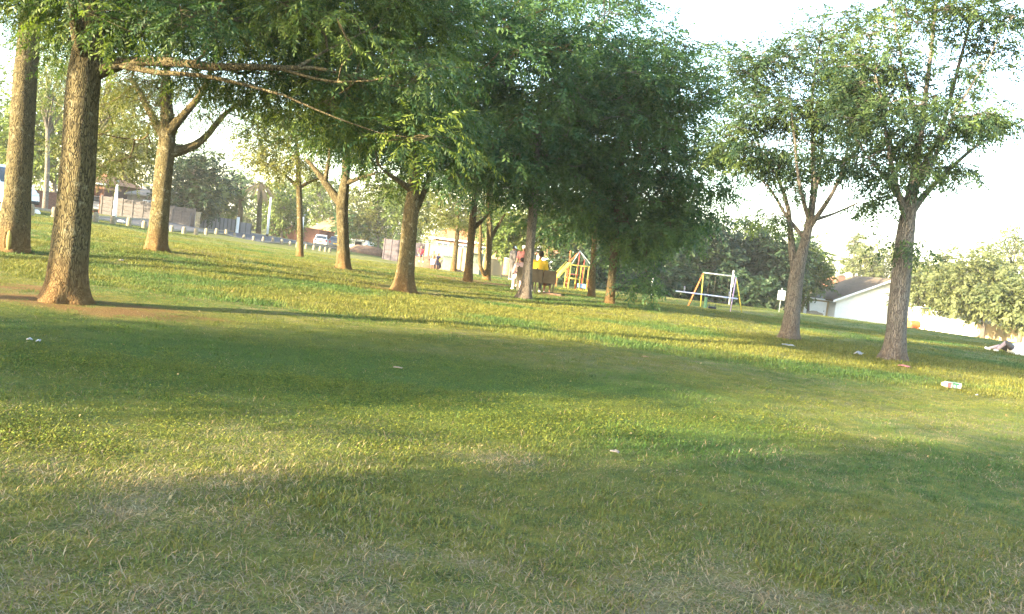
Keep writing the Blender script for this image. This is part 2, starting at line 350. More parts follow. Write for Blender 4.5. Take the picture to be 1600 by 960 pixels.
def smooth_path(P, Rr, step):
    P = np.asarray(P, float); Rr = np.asarray(Rr, float)
    s = np.concatenate([[0], np.cumsum(np.linalg.norm(np.diff(P, axis=0), axis=1))]); n = max(2, int(s[-1]/step)+1); u = np.linspace(0, s[-1], n)
    q = np.stack([np.interp(u, s, P[:, k]) for k in range(3)], 1); r = np.interp(u, s, Rr)
    w = max(1, int(.25*s[-1]/len(P)/step))
    for _ in range(3):
        qq = q.copy()
        for k in range(1, w+1):
            pass
        if n > 2*w: qq[w:-w] = (q[:-2*w] + q[w:-w]*2 + q[2*w:])/4
        q = qq
    return q, r
TPL = {}
def templates(kind):
    if kind not in TPL:
        if kind == 'oak': TPL[kind] = [kite_spray(15, .34, .078, .021, 10+i, .3) for i in range(6)]
        elif kind == 'feather': TPL[kind] = [kite_spray(14, .45, .12, .036, 30+i, .3) for i in range(6)]
        elif kind == 'mid': TPL[kind] = [kite_spray(11, .46, .135, .048, 50+i, .3) for i in range(5)]
        elif kind == 'far': TPL[kind] = [kite_spray(9, .70, .33, .15, 70+i, .2) for i in range(5)]
        elif kind == 'bush': TPL[kind] = [kite_spray(7, .30, .16, .08, 90+i, .1) for i in range(4)]
    return TPL[kind]
def tree(name, label, base, trunk, blobs, limbs=(), leaf='oak', per=26, cr=.62, bark=BARK, foliage=LEAF, seed=1, group=None, hires=True,
         twigs=True, tint0=.35, flat=.55, crown_from=.72, tipr=.012, sdroop=.25, cat='tree'):
    px, py, Y = base; b = on_ground(px, Y, py); rng = np.random.default_rng(seed); s = Y/F
    root = thing(name, label, cat, b, 0, group)
    tp = [at(x, y, Y)-b for x, y, w in trunk]; tr = [w*s/2 for x, y, w in trunk]
    tp[0] = np.array([0, 0, -.12])
    nodes = []; par = []; rad = []; exp = []
    def chain(P, Rr, parent):
        ids = []
        for p, r in zip(P, Rr): nodes.append(p); par.append(parent); rad.append(r); exp.append(True); parent = len(nodes)-1; ids.append(parent)
        return ids
    P, Rr = smooth_path(tp, tr, .25); tid = chain(P, Rr, -1); tlen = len(tid)
    lines = []
    hp, hr = smooth_path(tp, tr, .06 if hires else .3); h = hp[:, 2]; hr = hr*(1 + .24*np.exp(-np.maximum(h, 0)/.16) + .04*np.exp(-np.maximum(h, 0)/.7)); lines.append((hp, hr))
    LIDS = []
    for lb in limbs:
        q = [at(x, y, Y+dy)-b for x, y, dy, w in lb]; lr = [w*s/2 for x, y, dy, w in lb]
        k = int(np.argmin([np.linalg.norm(nodes[i]-q[0]) for i in range(len(nodes))]))
        q[0] = nodes[k]; q, lr = smooth_path(q, lr, .25)
        q = q + np.cumsum(rng.normal(0, .018, q.shape), 0)*np.linspace(0, 1, len(q))[:, None]
        lr = np.minimum(lr, rad[k]*1.0); lines.append((q, lr)); LIDS += chain(q[1:], lr[1:], k)
    # clump centres
    C = []
    for bx, by, dY, rx, ry, rz, n in blobs:
        c = at(bx, by, Y+dY)-b; k = 0; sy = (Y+dY)/F
        while k < n:
            v = rng.normal(size=3); v /= np.linalg.norm(v); v *= rng.uniform(.12, 1)**(1/2.2)
            p = c + v[0]*rx*sy*rgt + v[2]*ry*sy*np.array([0, 0, 1.]) + v[1]*rz*np.array([0, 1., 0])
            k += 1
            if p[2] > .5: C.append(p)
    C = np.array(C)
    top = nodes[tid[-1]]; C = C[np.argsort(np.linalg.norm(C-top, axis=1))]
    ok = [i for i in tid if i >= tlen*crown_from] + LIDS
    dist = {i: 0. for i in ok}; npos = [nodes[i] for i in ok]; nid = list(ok); nd = [0.25*np.linalg.norm(nodes[i]-top) for i in ok]
    tips = []
    for c in C:
        A = np.array(npos); dv = c-A; dl = np.linalg.norm(dv, axis=1); cost = dl + .35*np.array(nd) + .9*np.maximum(0, A[:, 2]-c[2]) 
        j = int(np.argmin(cost)); k = nid[j]; a = nodes[k]; L = dl[j]; p = par[k]
        pd = (a-nodes[p]) if p >= 0 else np.array([0, 0, 1.]); pd = pd/max(np.linalg.norm(pd), 1e-6)
        ctl = a + (pd*.45 + dv[j]/max(L, 1e-6)*.3 + np.array([0, 0, .1]))*L*.6
        ns = max(2, int(L/.38)+1); u = np.linspace(0, 1, ns+1)[1:, None]
        Q = (1-u)**2*a + 2*u*(1-u)*ctl + u*u*c; Q[:-1] += rng.normal(0, .035, Q[:-1].shape)
        prev = k
        for qi, q in enumerate(Q):
            nodes.append(q); par.append(prev); rad.append(0.); exp.append(False); prev = len(nodes)-1
            npos.append(q); nid.append(prev); nd.append(nd[j]+L*(qi+1)/ns)
        tips.append(prev)
    N = len(nodes); acc = np.zeros(N); ch = [[] for _ in range(N)]
    for i in range(N-1, -1, -1):
        if not exp[i]:
            if not ch[i]: acc[i] = tipr**2.4
            rad[i] = acc[i]**(1/2.4)
        if par[i] >= 0:
            ch[par[i]].append(i)
            if not exp[i]: acc[par[i]] += acc[i]
    for i in range(N):
        if not exp[i] and par[i] >= 0: rad[i] = min(rad[i], rad[par[i]]*.97)
    nodes = np.array(nodes); blines = []
    stack = [i for i in range(N) if not exp[i] and exp[par[i]]]
    while stack:
        i = stack.pop(); seq = [par[i], i]
        while ch[i]:
            cs = sorted(ch[i], key=lambda q: -rad[q]); stack += cs[1:]; i = cs[0]; seq.append(i)
        rr = np.array([rad[q] for q in seq]); rr[0] = rr[1]; blines.append((nodes[seq], rr))
    V, Q = tubes_np(lines[:1], lambda r: 36 if hires else 10)
    if hires:
        th = np.arctan2(V[:, 1]-np.interp(V[:, 2], hp[:, 2], hp[:, 1]), V[:, 0]-np.interp(V[:, 2], hp[:, 2], hp[:, 0]))
        cx = np.stack([np.interp(V[:, 2], hp[:, 2], hp[:, 0]), np.interp(V[:, 2], hp[:, 2], hp[:, 1])], 1)
        k = .16*(fbm(np.cos(th)*1.6+5+seed, np.sin(th)*1.6+V[:, 2]*.8, seed, 3)-.5) + .07*(vnoise(th*9+40+2*vnoise(V[:,2]*2,th,3), V[:, 2]*2.2, seed+5)-.5)
        k += .55*np.exp(-np.maximum(V[:, 2], 0)/.22)*(vnoise(np.cos(th)*2.2+9, np.sin(th)*2.2+seed, seed)-.45)
        V[:, :2] = cx + (V[:, :2]-cx)*(1+k)[:, None]
    np_mesh('trunk', V, [Q], bark, root, True)
    if len(lines) > 1:
        for pts, rr in lines[1:]:
            V, Q = tubes_np([(pts, rr)], lambda r: 12); np_mesh('limb', V, [Q], bark, root, True)
    if blines:
        V, Q = tubes_np(blines, lambda r: 8 if r > .05 else (6 if r > .025 else 4)); tag(np_mesh('branches', V, [Q], bark, root, True), kind='stuff')
    # foliage: sprays round every clump
    tips = np.array(tips); cc = nodes[tips]; n = len(cc)*per
    cl = np.repeat(np.arange(len(cc)), per); sz = rng.uniform(.55, 1.35, len(cc)); 
    g = rng.normal(size=(n, 3)); g /= np.linalg.norm(g, axis=1, keepdims=True); g *= (rng.uniform(.05, 1, n)**.45)[:, None]
    offs = g*np.array([1, 1, flat])*cr*sz[cl][:, None]; Pp = cc[cl] + offs - np.array([0, 0, .1])*cr
    out = offs*np.array([1, 1, .6]); outn = out/np.maximum(np.linalg.norm(out, axis=1, keepdims=True), 1e-6)
    crn = cc.mean(0); rad_out = cc[cl]-crn; rad_out /= np.maximum(np.linalg.norm(rad_out, axis=1, keepdims=True), 1e-6)
    D = outn + .35*rad_out + rng.normal(0, .45, (n, 3)) - np.array([0, 0, sdroop])
    ct = rng.normal(0, .22, len(cc)); tint = np.clip(tint0 + ct[cl] + rng.normal(0, .1, n), 0, 1)
    V, Q, T = scatter_sprays(Pp, D, rng.uniform(.75, 1.25, n), tint, templates(leaf), rng)
    np_mesh('crown', V, [Q], foliage, root, False, {'tint': T})
    if twigs:
        tl = rng.choice(n, min(n, len(cc)*8), replace=False)
        A = cc[cl[tl]]; B = Pp[tl]; d = B-A; a = np.cross(d, [0.3, .2, 1.]); a /= np.maximum(np.linalg.norm(a, axis=1, keepdims=True), 1e-6)
        w = .005; V = np.stack([A-a*w, A+a*w, B+a*w*.6, B-a*w*.6, A+np.array([0, 0, w*1.5]), B+np.array([0, 0, w])], 1).reshape(-1, 3)
        o = (np.arange(len(tl))*6)[:, None]
        tag(np_mesh('twigs', V, [np.concatenate([o+np.array([[0, 3, 5, 4]]), o+np.array([[1, 4, 5, 2]]), o+np.array([[0, 1, 2, 3]])])], bark, root), kind='stuff')
    return root
NEARG = 'park trees standing on the lawn'
# T1, T2, T3 and the others, left to right; trunk pixels give the outline at the tree's own distance
tree('park_tree', 'stout tree at the far left edge with a scar at the foot of its trunk', (20, 397, 20), [(20, 397, 44), (28, 300, 38), (40, 120, 33), (50, 0, 28), (58, -140, 20), (64, -260, 10)],
     [(110, -150, 0, 300, 170, 4.2, 85), (20, 20, 1, 130, 60, 2.2, 22), (90, 70, 3, 110, 40, 2, 10)], seed=3, group=NEARG, per=24, crown_from=.55)
tree('park_tree', 'thick nearest trunk forking into a long limb that reaches right over the lawn', (99, 471, 12.4),
     [(99, 471, 60), (108, 400, 54), (122, 260, 50), (131, 120, 47), (140, 60, 40), (148, -60, 30), (156, -220, 20), (160, -380, 10)],
     [(300, -230, 0, 470, 265, 4.2, 125), (540, 20, 1.3, 200, 80, 1.5, 62), (300, 25, 1.6, 200, 42, 1.3, 26), (590, 170, 1.8, 140, 55, 1.2, 26), (440, 130, 1.9, 130, 30, 1.0, 12), (330, 30, -1.2, 200, 28, .8, 7), (110, 25, 1.2, 90, 40, 1.2, 12), (620, 118, -.4, 90, 26, .8, 4), (640, 220, -1.0, 60, 20, .6, 2)],
     limbs=[[(140, 125, 0, 32), (165, 103, .1, 25), (200, 90, .0, 17), (238, 99, -.1, 15), (270, 94, -.2, 14), (305, 96, -.3, 13), (335, 105, -.4, 12), (370, 102, -.45, 11), (400, 92, -.5, 10), (425, 95, -.5, 9), (450, 104, -.5, 8), (480, 90, -.5, 7), (510, 92, -.45, 6), (545, 108, -.4, 5), (580, 112, -.3, 4), (620, 128, -.2, 3), (650, 126, -.2, 2)],
            [(190, 93, .1, 12), (250, 116, -.3, 8), (300, 112, -.5, 6.5), (350, 120, -.7, 5.5), (400, 134, -.9, 4.6), (440, 140, -1.0, 3.8), (480, 160, -1.0, 3.0), (520, 164, -1.0, 2.4), (560, 182, -1.0, 1.8)], [(425, 95, -.5, 6), (455, 112, -.7, 4.5), (490, 128, -.9, 4), (530, 132, -1.0, 3.5), (570, 136, -1.0, 3), (620, 122, -1.1, 2)], [(450, 100, -.5, 6), (500, 80, -.2, 4), (550, 66, 0, 3), (590, 48, .2, 2)], [(300, 96, -.3, 6), (330, 78, -.6, 4), (345, 55, -.8, 3)],
            [(134, 90, 0, 26), (118, 75, -.3, 24), (124, 40, -.5, 18), (100, -60, -1, 10)]], seed=7, group=NEARG, per=47, cr=.60, tint0=.28, foliage=LEAF, crown_from=.5)
tree('park_tree', 'lichen spotted tree with a dark limb arching right, behind the nearest trunk', (243, 391, 24), [(243, 391, 31), (250, 330, 27), (259, 240, 26), (264, 205, 24), (258, 150, 15), (262, 90, 10), (270, 0, 6)],
     [(270, 30, .5, 220, 100, 3.6, 100), (165, 235, 1.3, 72, 52, 1.3, 34), (190, 150, 1.8, 100, 45, 1.2, 12), (262, 130, .8, 80, 36, 1., 16), (262, 150, .1, 85, 50, 1.0, 26), (385, 165, 1.2, 80, 60, 1.8, 28)],
     limbs=[[(262, 245, 0, 22), (290, 236, .2, 15), (318, 222, .3, 11), (345, 180, .4, 8), (390, 150, .3, 4)], [(264, 215, 0, 18), (285, 180, -.4, 12), (310, 150, -.8, 9), (330, 90, -1.2, 5)],
            [(262, 225, 0, 15), (232, 170, .6, 11), (205, 120, 1, 7)]], seed=12, group=NEARG, per=20, cr=.48, bark=BARK_PALE, foliage=LEAF_OLIVE, tint0=.3)
tree('park_tree', 'slim sunlit tree with a small yellow green crown, left of the forked dark trunk', (469, 403, 38), [(469, 403, 11), (469, 350, 9), (467, 290, 9), (466, 250, 6), (462, 200, 3)],
     [(450, 225, 0, 85, 62, 2.1, 60), (500, 190, 1, 60, 40, 1.6, 20)], limbs=[[(467, 295, 0, 7), (450, 275, 0, 4), (425, 262, 0, 2)], [(467, 292, 0, 6), (487, 281, .1, 4), (512, 272, .2, 2)]], seed=17, group=NEARG, per=18, foliage=LEAF_OLIVE, hires=False, leaf='mid', tint0=.55, bark=BARK_PALE)
tree('park_tree', 'dark trunk splitting low into a wide fork in front of the parked white car', (537, 421, 31), [(537, 421, 21), (536, 370, 18), (534, 318, 18), (540, 280, 14), (542, 230, 11), (545, 150, 6)],
     [(560, 85, .5, 180, 110, 3.4, 110), (450, 180, 1.8, 70, 40, 1.5, 16), (565, 215, 4.2, 90, 40, 1.2, 18), (625, 262, 1.5, 45, 45, 1.5, 16)],
     limbs=[[(533, 322, 0, 15), (515, 296, .1, 12), (500, 275, .2, 9), (478, 250, .3, 5)], [(508, 290, .1, 8), (512, 262, .2, 6), (515, 220, .3, 4)], [(541, 290, 0, 9), (560, 278, -.2, 6), (585, 268, -.4, 4)]],
     seed=21, group=NEARG, per=20, leaf='mid')
tree('park_tree', 'golden lit straight trunk with orange dust at its foot, left of the seated children', (630, 458, 24), [(630, 458, 32), (636, 400, 25), (642, 330, 23), (646, 300, 18), (650, 240, 13), (656, 100, 8)],
     [(680, 70, 0, 225, 170, 3.9, 150), (622, 200, .3, 110, 64, 1.8, 40), (740, 236, .5, 90, 65, 1.8, 34)],
     limbs=[[(642, 345, 0, 13), (658, 318, .2, 10), (668, 280, .3, 8), (690, 220, .4, 5)], [(645, 305, 0, 12), (625, 285, -.4, 8), (600, 270, -.8, 5)]], seed=25, group=NEARG, per=26, foliage=LEAF_DARK, bark=BARK_PALE, leaf='mid')
tree('park_tree', 'dark trunk in shade beside the green bin', (731, 441, 34), [(731, 441, 15), (734, 400, 12), (738, 350, 12), (742, 310, 9), (745, 240, 5)],
     [(745, 215, 0, 130, 90, 3.2, 70)], limbs=[[(737, 362, 0, 8), (760, 340, .2, 5), (775, 320, .3, 4)]], seed=29, group=NEARG, per=18, foliage=LEAF_DARK, hires=False, leaf='mid')
tree('park_tree', 'sunlit two stemmed tree on bare red soil right of the green bin', (760, 439, 37), [(760, 439, 13), (763, 400, 10), (766, 360, 10), (764, 330, 7), (762, 260, 4)],
     [(790, 220, 1, 110, 85, 3., 55)], limbs=[[(757, 436, -.4, 7), (748, 420, -.5, 6), (752, 385, -.4, 6), (754, 345, -.3, 4)], [(765, 375, 0, 7), (778, 355, .2, 5), (790, 335, .3, 3)]], seed=31, group=NEARG, per=18, foliage=LEAF_DARK, hires=False, leaf='mid', bark=BARK_PALE)
tree('park_tree', 'slim dark trunk behind the crouching child, in front of the cream wall', (708, 427, 46), [(708, 427, 10), (711, 400, 8), (714, 375, 7), (716, 330, 4)],
     [(705, 320, 0, 60, 45, 2.4, 40)], seed=35, group=NEARG, per=14, foliage=LEAF_OLIVE, hires=False, leaf='mid')
tree('park_tree', 'leaning trunk standing in front of the bench', (819, 468, 27.5), [(819, 468, 24), (822, 445, 17), (828, 390, 14), (833, 330, 14), (836, 290, 12), (842, 200, 8), (850, 80, 4)],
     [(850, 120, 0, 205, 165, 3.9, 170), (800, 270, 0, 90, 50, 1.8, 30), (900, 270, .5, 70, 50, 1.6, 22)], seed=39, group=NEARG, per=28, foliage=LEAF_DARK, bark=BARK_GREY, leaf='mid')
tree('park_tree', 'slim brown trunk right of the yellow climbing frame', (924, 467, 33), [(924, 467, 12), (926, 430, 10), (928, 395, 9), (930, 350, 7), (935, 200, 4)],
     [(925, 200, 1, 140, 140, 3.3, 125), (880, 330, 2, 70, 40, 2, 26), (900, 40, 1, 90, 80, 2.4, 40)], seed=43, group=NEARG, per=28, foliage=LEAF_DARK, hires=False, leaf='mid', tint0=.25)
tree('park_tree', 'reddish brown trunk under the broad dark crown that hangs almost to the grass', (953, 474, 29), [(953, 474, 16), (956, 440, 13), (959, 400, 12), (964, 330, 10), (975, 200, 7), (985, 100, 4)],
     [(985, 200, 0, 140, 160, 3.1, 170), (1065, 130, 0, 85, 90, 1.8, 36), (1078, 290, .3, 72, 85, 1.8, 46), (1000, 355, .5, 85, 42, 2., 50), (1002, 430, -.6, 16, 30, .35, 5)],
     seed=47, group=NEARG, per=26, foliage=LEAF_DARK, tint0=.45, sdroop=.4, crown_from=.6, leaf='mid')
tree('feathery_tree', 'grey tree forking low into a narrow V, right of the white signboard', (1233, 532, 23.5), [(1233, 532, 27), (1238, 490, 23), (1244, 430, 22), (1256, 385, 15), (1265, 350, 13), (1272, 300, 9), (1270, 230, 6), (1268, 150, 4), (1285, 40, 2)],
     [(1195, 235, 0, 85, 20, 1.8, 13), (1235, 165, 0, 100, 45, 2.0, 22), (1265, 85, 0, 85, 34, 1.6, 13), (1300, 42, 0, 62, 34, 1.4, 13), (1155, 110, .3, 55, 30, 1.0, 9), (1150, 215, .4, 45, 22, 1.0, 9), (1240, 245, .2, 105, 26, 1.8, 16), (1330, 100, 0, 45, 40, 1.1, 10), (1200, 90, .2, 50, 34, 1.2, 9), (1305, 180, -.3, 55, 50, 1.2, 18), (1210, 165, .2, 60, 40, 1.2, 10), (1195, 338, .2, 30, 8, .4, 3), (1225, 300, 0, 30, 12, .5, 2)],
     limbs=[[(1243, 440, 0, 15), (1237, 400, .1, 11), (1236, 340, .2, 8), (1228, 300, .3, 6), (1208, 255, .4, 4), (1180, 220, .5, 2)], [(1262, 360, 0, 9), (1290, 320, -.3, 7), (1315, 280, -.5, 5), (1330, 225, -.6, 3), (1338, 160, -.6, 2)], [(1266, 340, 0, 8), (1250, 300, -.3, 6), (1243, 230, -.5, 4), (1235, 150, -.5, 2)],
            [(1268, 325, 0, 7), (1282, 270, .5, 5), (1290, 200, .8, 3), (1288, 120, .9, 2)], [(1258, 375, 0, 7), (1222, 330, .5, 5), (1200, 290, .7, 3), (1165, 262, .8, 2)], [(1264, 352, 0, 7), (1300, 338, .3, 4), (1340, 318, .5, 2)]],
     seed=51, group='two feathery trees at the right', per=21, leaf='feather', foliage=LEAF_BLUE, bark=BARK_GREY, cr=.55, flat=.34, crown_from=.6, tint0=.45)
tree('feathery_tree', 'tall grey tree with an open layered crown near the right edge', (1396, 564, 20), [(1396, 564, 36), (1400, 520, 30), (1407, 440, 28), (1415, 360, 26), (1420, 330, 22), (1428, 280, 14), (1440, 200, 9), (1455, 80, 6), (1465, -20, 3)],
     [(1425, 190, 0, 115, 42, 2.0, 25), (1395, 90, 0, 80, 48, 1.5, 17), (1345, 250, .2, 45, 22, 1., 6), (1440, 5, 0, 105, 45, 1.7, 18), (1560, 40, 0, 62, 40, 1.3, 14), (1565, 195, .3, 60, 20, .9, 8), (1400, 262, -.2, 55, 24, 1.1, 8), (1360, 150, .3, 50, 45, 1.1, 14), (1390, 230, .2, 60, 25, 1.2, 8), (1485, 262, .2, 40, 10, .6, 4), (1412, 372, -.3, 30, 14, .4, 2), (1500, 120, .2, 45, 30, .9, 6), (1365, 310, .1, 36, 14, .5, 3)],
     limbs=[[(1419, 335, 0, 14), (1440, 305, .2, 10), (1475, 270, .3, 7), (1530, 225, .4, 4), (1590, 200, .5, 2)], [(1417, 345, 0, 12), (1400, 300, -.2, 9), (1392, 230, -.4, 6), (1380, 160, -.5, 3), (1372, 110, -.5, 2)], [(1428, 290, 0, 10), (1470, 210, .5, 7), (1500, 100, .7, 5), (1520, 20, .8, 3), (1530, -40, .8, 2)],
            [(1424, 310, 0, 9), (1460, 250, -.4, 6), (1500, 160, -.6, 4), (1550, 90, -.8, 2)], [(1422, 325, 0, 8), (1385, 275, .4, 5), (1350, 235, .6, 3), (1330, 200, .7, 2)], [(1436, 225, 0, 7), (1420, 130, .3, 5), (1405, 40, .4, 3), (1398, -20, .5, 2)]],
     seed=55, group='two feathery trees at the right', per=21, leaf='feather', foliage=LEAF_BLUE, bark=BARK_GREY, cr=.55, flat=.34, crown_from=.6, tint0=.45)
def offstage(label, x, y, h, rx, rz, n, seed, z0=.62):       # trees just outside the left of the frame whose shade falls across the lawn
    b = np.array([x, y, gz(x, y)]); rng = np.random.default_rng(seed); root = thing('park_tree', label, 'tree', b, 0, 'park trees behind the viewpoint')
    P = np.array([[0, 0, -.1], [.05, 0, 1.5], [.1, .05, 3], [.1, .1, h*.6], [.15, .1, h*.9]]); hp, hr = smooth_path(P, [.32, .25, .22, .14, .03], .25)
    V, Q = tubes_np([(hp, hr)], lambda r: 16); np_mesh('trunk', V, [Q], BARK, root, True)
    g = rng.normal(size=(n, 3)); g /= np.linalg.norm(g, axis=1, keepdims=True); g *= (rng.uniform(.02, 1, n)**.4)[:, None]
    c = g*np.array([rx, rx, rz]) + np.array([0, 0, h*z0]); bl = []
    for p in c:
        k = np.clip(p[2]*.75, 2.4, h*.8); a = np.array([.1, .05, k]); u = np.linspace(0, 1, 5)[:, None]; q = a + (p-a)*u + np.array([0, 0, .3])*np.sin(np.pi*u); bl.append((q, np.linspace(.05, .012, 5)))
    V, Q = tubes_np(bl, lambda r: 5); tag(np_mesh('branches', V, [Q], BARK, root, True), kind='stuff')
    per = 12; cl = np.repeat(np.arange(n), per); gg = rng.normal(0, .42, (n*per, 3)); Pp = c[cl]+gg
    V, Q, T = scatter_sprays(Pp, gg + rng.normal(0, .3, gg.shape), rng.uniform(1.15, 1.65, n*per), np.clip(rng.normal(.4, .15, n*per), 0, 1), templates('mid'), rng)
    np_mesh('crown', V, [Q], LEAF, root, False, {'tint': T})
def sun_line(s, t): return s*-.545 + t*.839, s*.839 + t*.545
offstage('round topped tree off the left of the picture', *sun_line(9.6, -14.5), 6.6, 2.35, 2.1, 150, 61)
offstage('broad tree behind the viewer to the left', *sun_line(2.4, -14), 6.9, 2.5, 2.3, 230, 62)
offstage('tree behind the viewer, farther back', *sun_line(-2.0, -17), 8.2, 3.2, 2.6, 150, 63)

offstage('tall high crowned tree left of the picture beside the nearest trunk', -15.6, 6.4, 11.6, 3.0, 2.2, 130, 64, .76)
offstage('tall tree left of the picture, level with the far left trunk', -18.4, 13.7, 13.2, 3.3, 2.7, 150, 65, .72)
# ------------------------------------------------------------------ trees, palms and hedges beyond the lawn
def far_tree(label, px, Y, cx, cy, rx, ry, n, fol, seed, trunk_w=.3, leaf='far', name='background_tree', group='trees beyond the lawn', cr=1.0, per=13, rz=None, cat='tree', tint0=.4):
    b = on_ground(px, Y); s = Y/F; rng = np.random.default_rng(seed); root = thing(name, label, cat, b, 0, group)
    c = at(cx, cy, Y)-b; rz = rz or rx*s*.8
    top = c + np.array([0, 0, ry*s*.3]); P = np.array([[0, 0, -.2], c*np.array([.1, .1, .3]), c*np.array([.6, .6, .7]), c, top])
    hp, hr = smooth_path(P, [trunk_w*.62, trunk_w*.5, trunk_w*.4, trunk_w*.22, .02], .4); V, Q = tubes_np([(hp, hr)], lambda r: 10); np_mesh('trunk', V, [Q], BARK_GREY, root, True)
    g = rng.normal(size=(n, 3)); g /= np.linalg.norm(g, axis=1, keepdims=True); g *= (rng.uniform(.05, 1, n)**.38)[:, None]
    lump = 1 + .22*np.sin(g[:, 0]*5+seed)*np.cos(g[:, 2]*4+seed*2)
    C = c + g*lump[:, None]*np.array([rx*s, rz, ry*s]); C = C[C[:, 2] > .25]
    bl = []
    for q in C[::2]:
        k = int(np.argmin(np.abs(hp[:, 2]-q[2]*.7))); a = hp[k]; u = np.linspace(0, 1, 4)[:, None]; bl.append((a+(q-a)*u + np.array([0, 0, .2])*np.sin(np.pi*u), np.linspace(min(.08, trunk_w*.25), .015, 4)))
    V, Q = tubes_np(bl, lambda r: 4); tag(np_mesh('branches', V, [Q], BARK_GREY, root, True), kind='stuff')
    m = len(C)*per; cl = np.repeat(np.arange(len(C)), per); o = rng.normal(0, .5*cr, (m, 3))*np.array([1, 1, .7])
    ct = rng.normal(0, .16, len(C)); V, Q, T = scatter_sprays(C[cl]+o, o+rng.normal(0, .4, (m, 3)), rng.uniform(.8, 1.35, m)*cr, np.clip(tint0+ct[cl]+rng.normal(0, .1, m), 0, 1), templates(leaf), rng)
    V[:, 2] = np.maximum(V[:, 2], .02)
    np_mesh('crown', V, [Q], fol, root, False, {'tint': T}); return root
far_tree('bright green tree behind the brick carport, between the two left trunks', 85, 68, 78, 225, 75, 62, 90, LEAF_BRIGHT, 101, tint0=.65)
far_tree('thin olive tree right behind the nearest trunk', 122, 46, 170, 140, 110, 62, 70, LEAF_OLIVE, 116, .3, leaf='mid', tint0=.3, per=20)
far_tree('tall green tree filling the gap between the two left trunks', 70, 58, 75, 130, 60, 60, 60, LEAF_BRIGHT, 117, .3, leaf='mid', per=18)
far_tree('tree at the far left edge beyond the van', -30, 75, -25, 200, 70, 90, 80, LEAF_BRIGHT, 102)
far_tree('sunny green tree over the brick house, left of the lichen spotted trunk', 185, 92, 190, 235, 70, 55, 80, LEAF_OLIVE, 103)
far_tree('big dark evergreen behind the precast wall', 300, 84, 300, 282, 52, 55, 90, LEAF_DEEP, 104)
far_tree('light green bushy tree left of the palm', 345, 98, 338, 320, 35, 32, 60, LEAF_BRIGHT, 105)
far_tree('small dark tree on the skyline above the palm', 368, 150, 370, 290, 26, 24, 40, LEAF_DARK, 106)
far_tree('rounded tree right of the palm and its dead fronds', 440, 108, 440, 320, 42, 46, 70, LEAF_BRIGHT, 107)
far_tree('yellow green tree above the thatched roof', 500, 128, 498, 312, 52, 42, 80, LEAF_BRIGHT, 108, tint0=.6)
far_tree('tree with hanging pale leaves right of the forked trunk', 590, 112, 588, 322, 50, 52, 80, LEAF_OLIVE, 109)
far_tree('dark low tree behind the forked trunk', 568, 120, 560, 355, 45, 32, 60, LEAF_DARK, 110)
far_tree('loose green tree above the mauve wall', 640, 100, 645, 330, 45, 52, 60, LEAF_BRIGHT, 111)
far_tree('leafy tree behind the brown drum', 797, 72, 797, 365, 36, 34, 60, LEAF_BRIGHT, 112, .25)
far_tree('olive tree over the slide', 880, 70, 878, 352, 62, 34, 80, LEAF_OLIVE, 113, tint0=.1)
far_tree('tree over the white building', 735, 95, 742, 335, 55, 45, 70, LEAF_OLIVE, 114)
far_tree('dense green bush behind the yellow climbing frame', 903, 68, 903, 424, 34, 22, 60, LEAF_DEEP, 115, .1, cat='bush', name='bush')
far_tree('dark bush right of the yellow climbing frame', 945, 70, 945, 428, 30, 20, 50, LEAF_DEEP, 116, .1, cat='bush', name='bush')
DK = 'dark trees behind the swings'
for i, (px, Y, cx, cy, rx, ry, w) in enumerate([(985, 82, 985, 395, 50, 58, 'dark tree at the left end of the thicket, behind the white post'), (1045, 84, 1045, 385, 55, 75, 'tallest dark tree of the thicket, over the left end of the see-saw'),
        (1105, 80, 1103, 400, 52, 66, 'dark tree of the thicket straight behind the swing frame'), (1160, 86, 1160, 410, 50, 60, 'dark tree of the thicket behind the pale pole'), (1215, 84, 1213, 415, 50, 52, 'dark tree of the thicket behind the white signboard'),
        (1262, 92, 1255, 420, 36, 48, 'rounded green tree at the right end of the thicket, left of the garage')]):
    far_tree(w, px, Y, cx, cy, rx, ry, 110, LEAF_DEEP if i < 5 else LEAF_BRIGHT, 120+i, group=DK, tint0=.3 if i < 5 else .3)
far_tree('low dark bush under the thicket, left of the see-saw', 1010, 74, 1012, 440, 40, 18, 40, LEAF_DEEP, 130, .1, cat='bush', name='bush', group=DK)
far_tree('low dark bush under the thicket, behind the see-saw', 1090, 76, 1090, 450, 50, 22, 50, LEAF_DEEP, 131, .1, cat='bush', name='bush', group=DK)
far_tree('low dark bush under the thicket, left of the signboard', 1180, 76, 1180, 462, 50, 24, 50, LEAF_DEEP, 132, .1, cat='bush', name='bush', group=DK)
PG = 'pale trees by the white house'
far_tree('pale tree behind the white gable', 1375, 118, 1378, 412, 48, 34, 80, LEAF_PALE, 140, group=PG)
far_tree('pale rounded tree right of the tall grey trunk', 1448, 84, 1458, 441, 46, 42, 100, LEAF_PALE, 141, group=PG)
far_tree('pale tree over the boundary wall with its trunk showing', 1535, 73, 1530, 448, 62, 42, 110, LEAF_PALE, 142, .35, group=PG)
far_tree('tall thin topped pale tree against the sky at the right edge', 1588, 84, 1578, 392, 50, 48, 50, LEAF_PALE, 143, group=PG, cr=.7)
far_tree('spreading pale tree behind the lying person at the right edge', 1592, 66, 1602, 472, 44, 30, 70, LEAF_PALE, 144, .3, group=PG)
far_tree('bushy tree beyond the right edge', 1690, 80, 1690, 470, 80, 60, 90, LEAF_PALE, 145, group=PG)
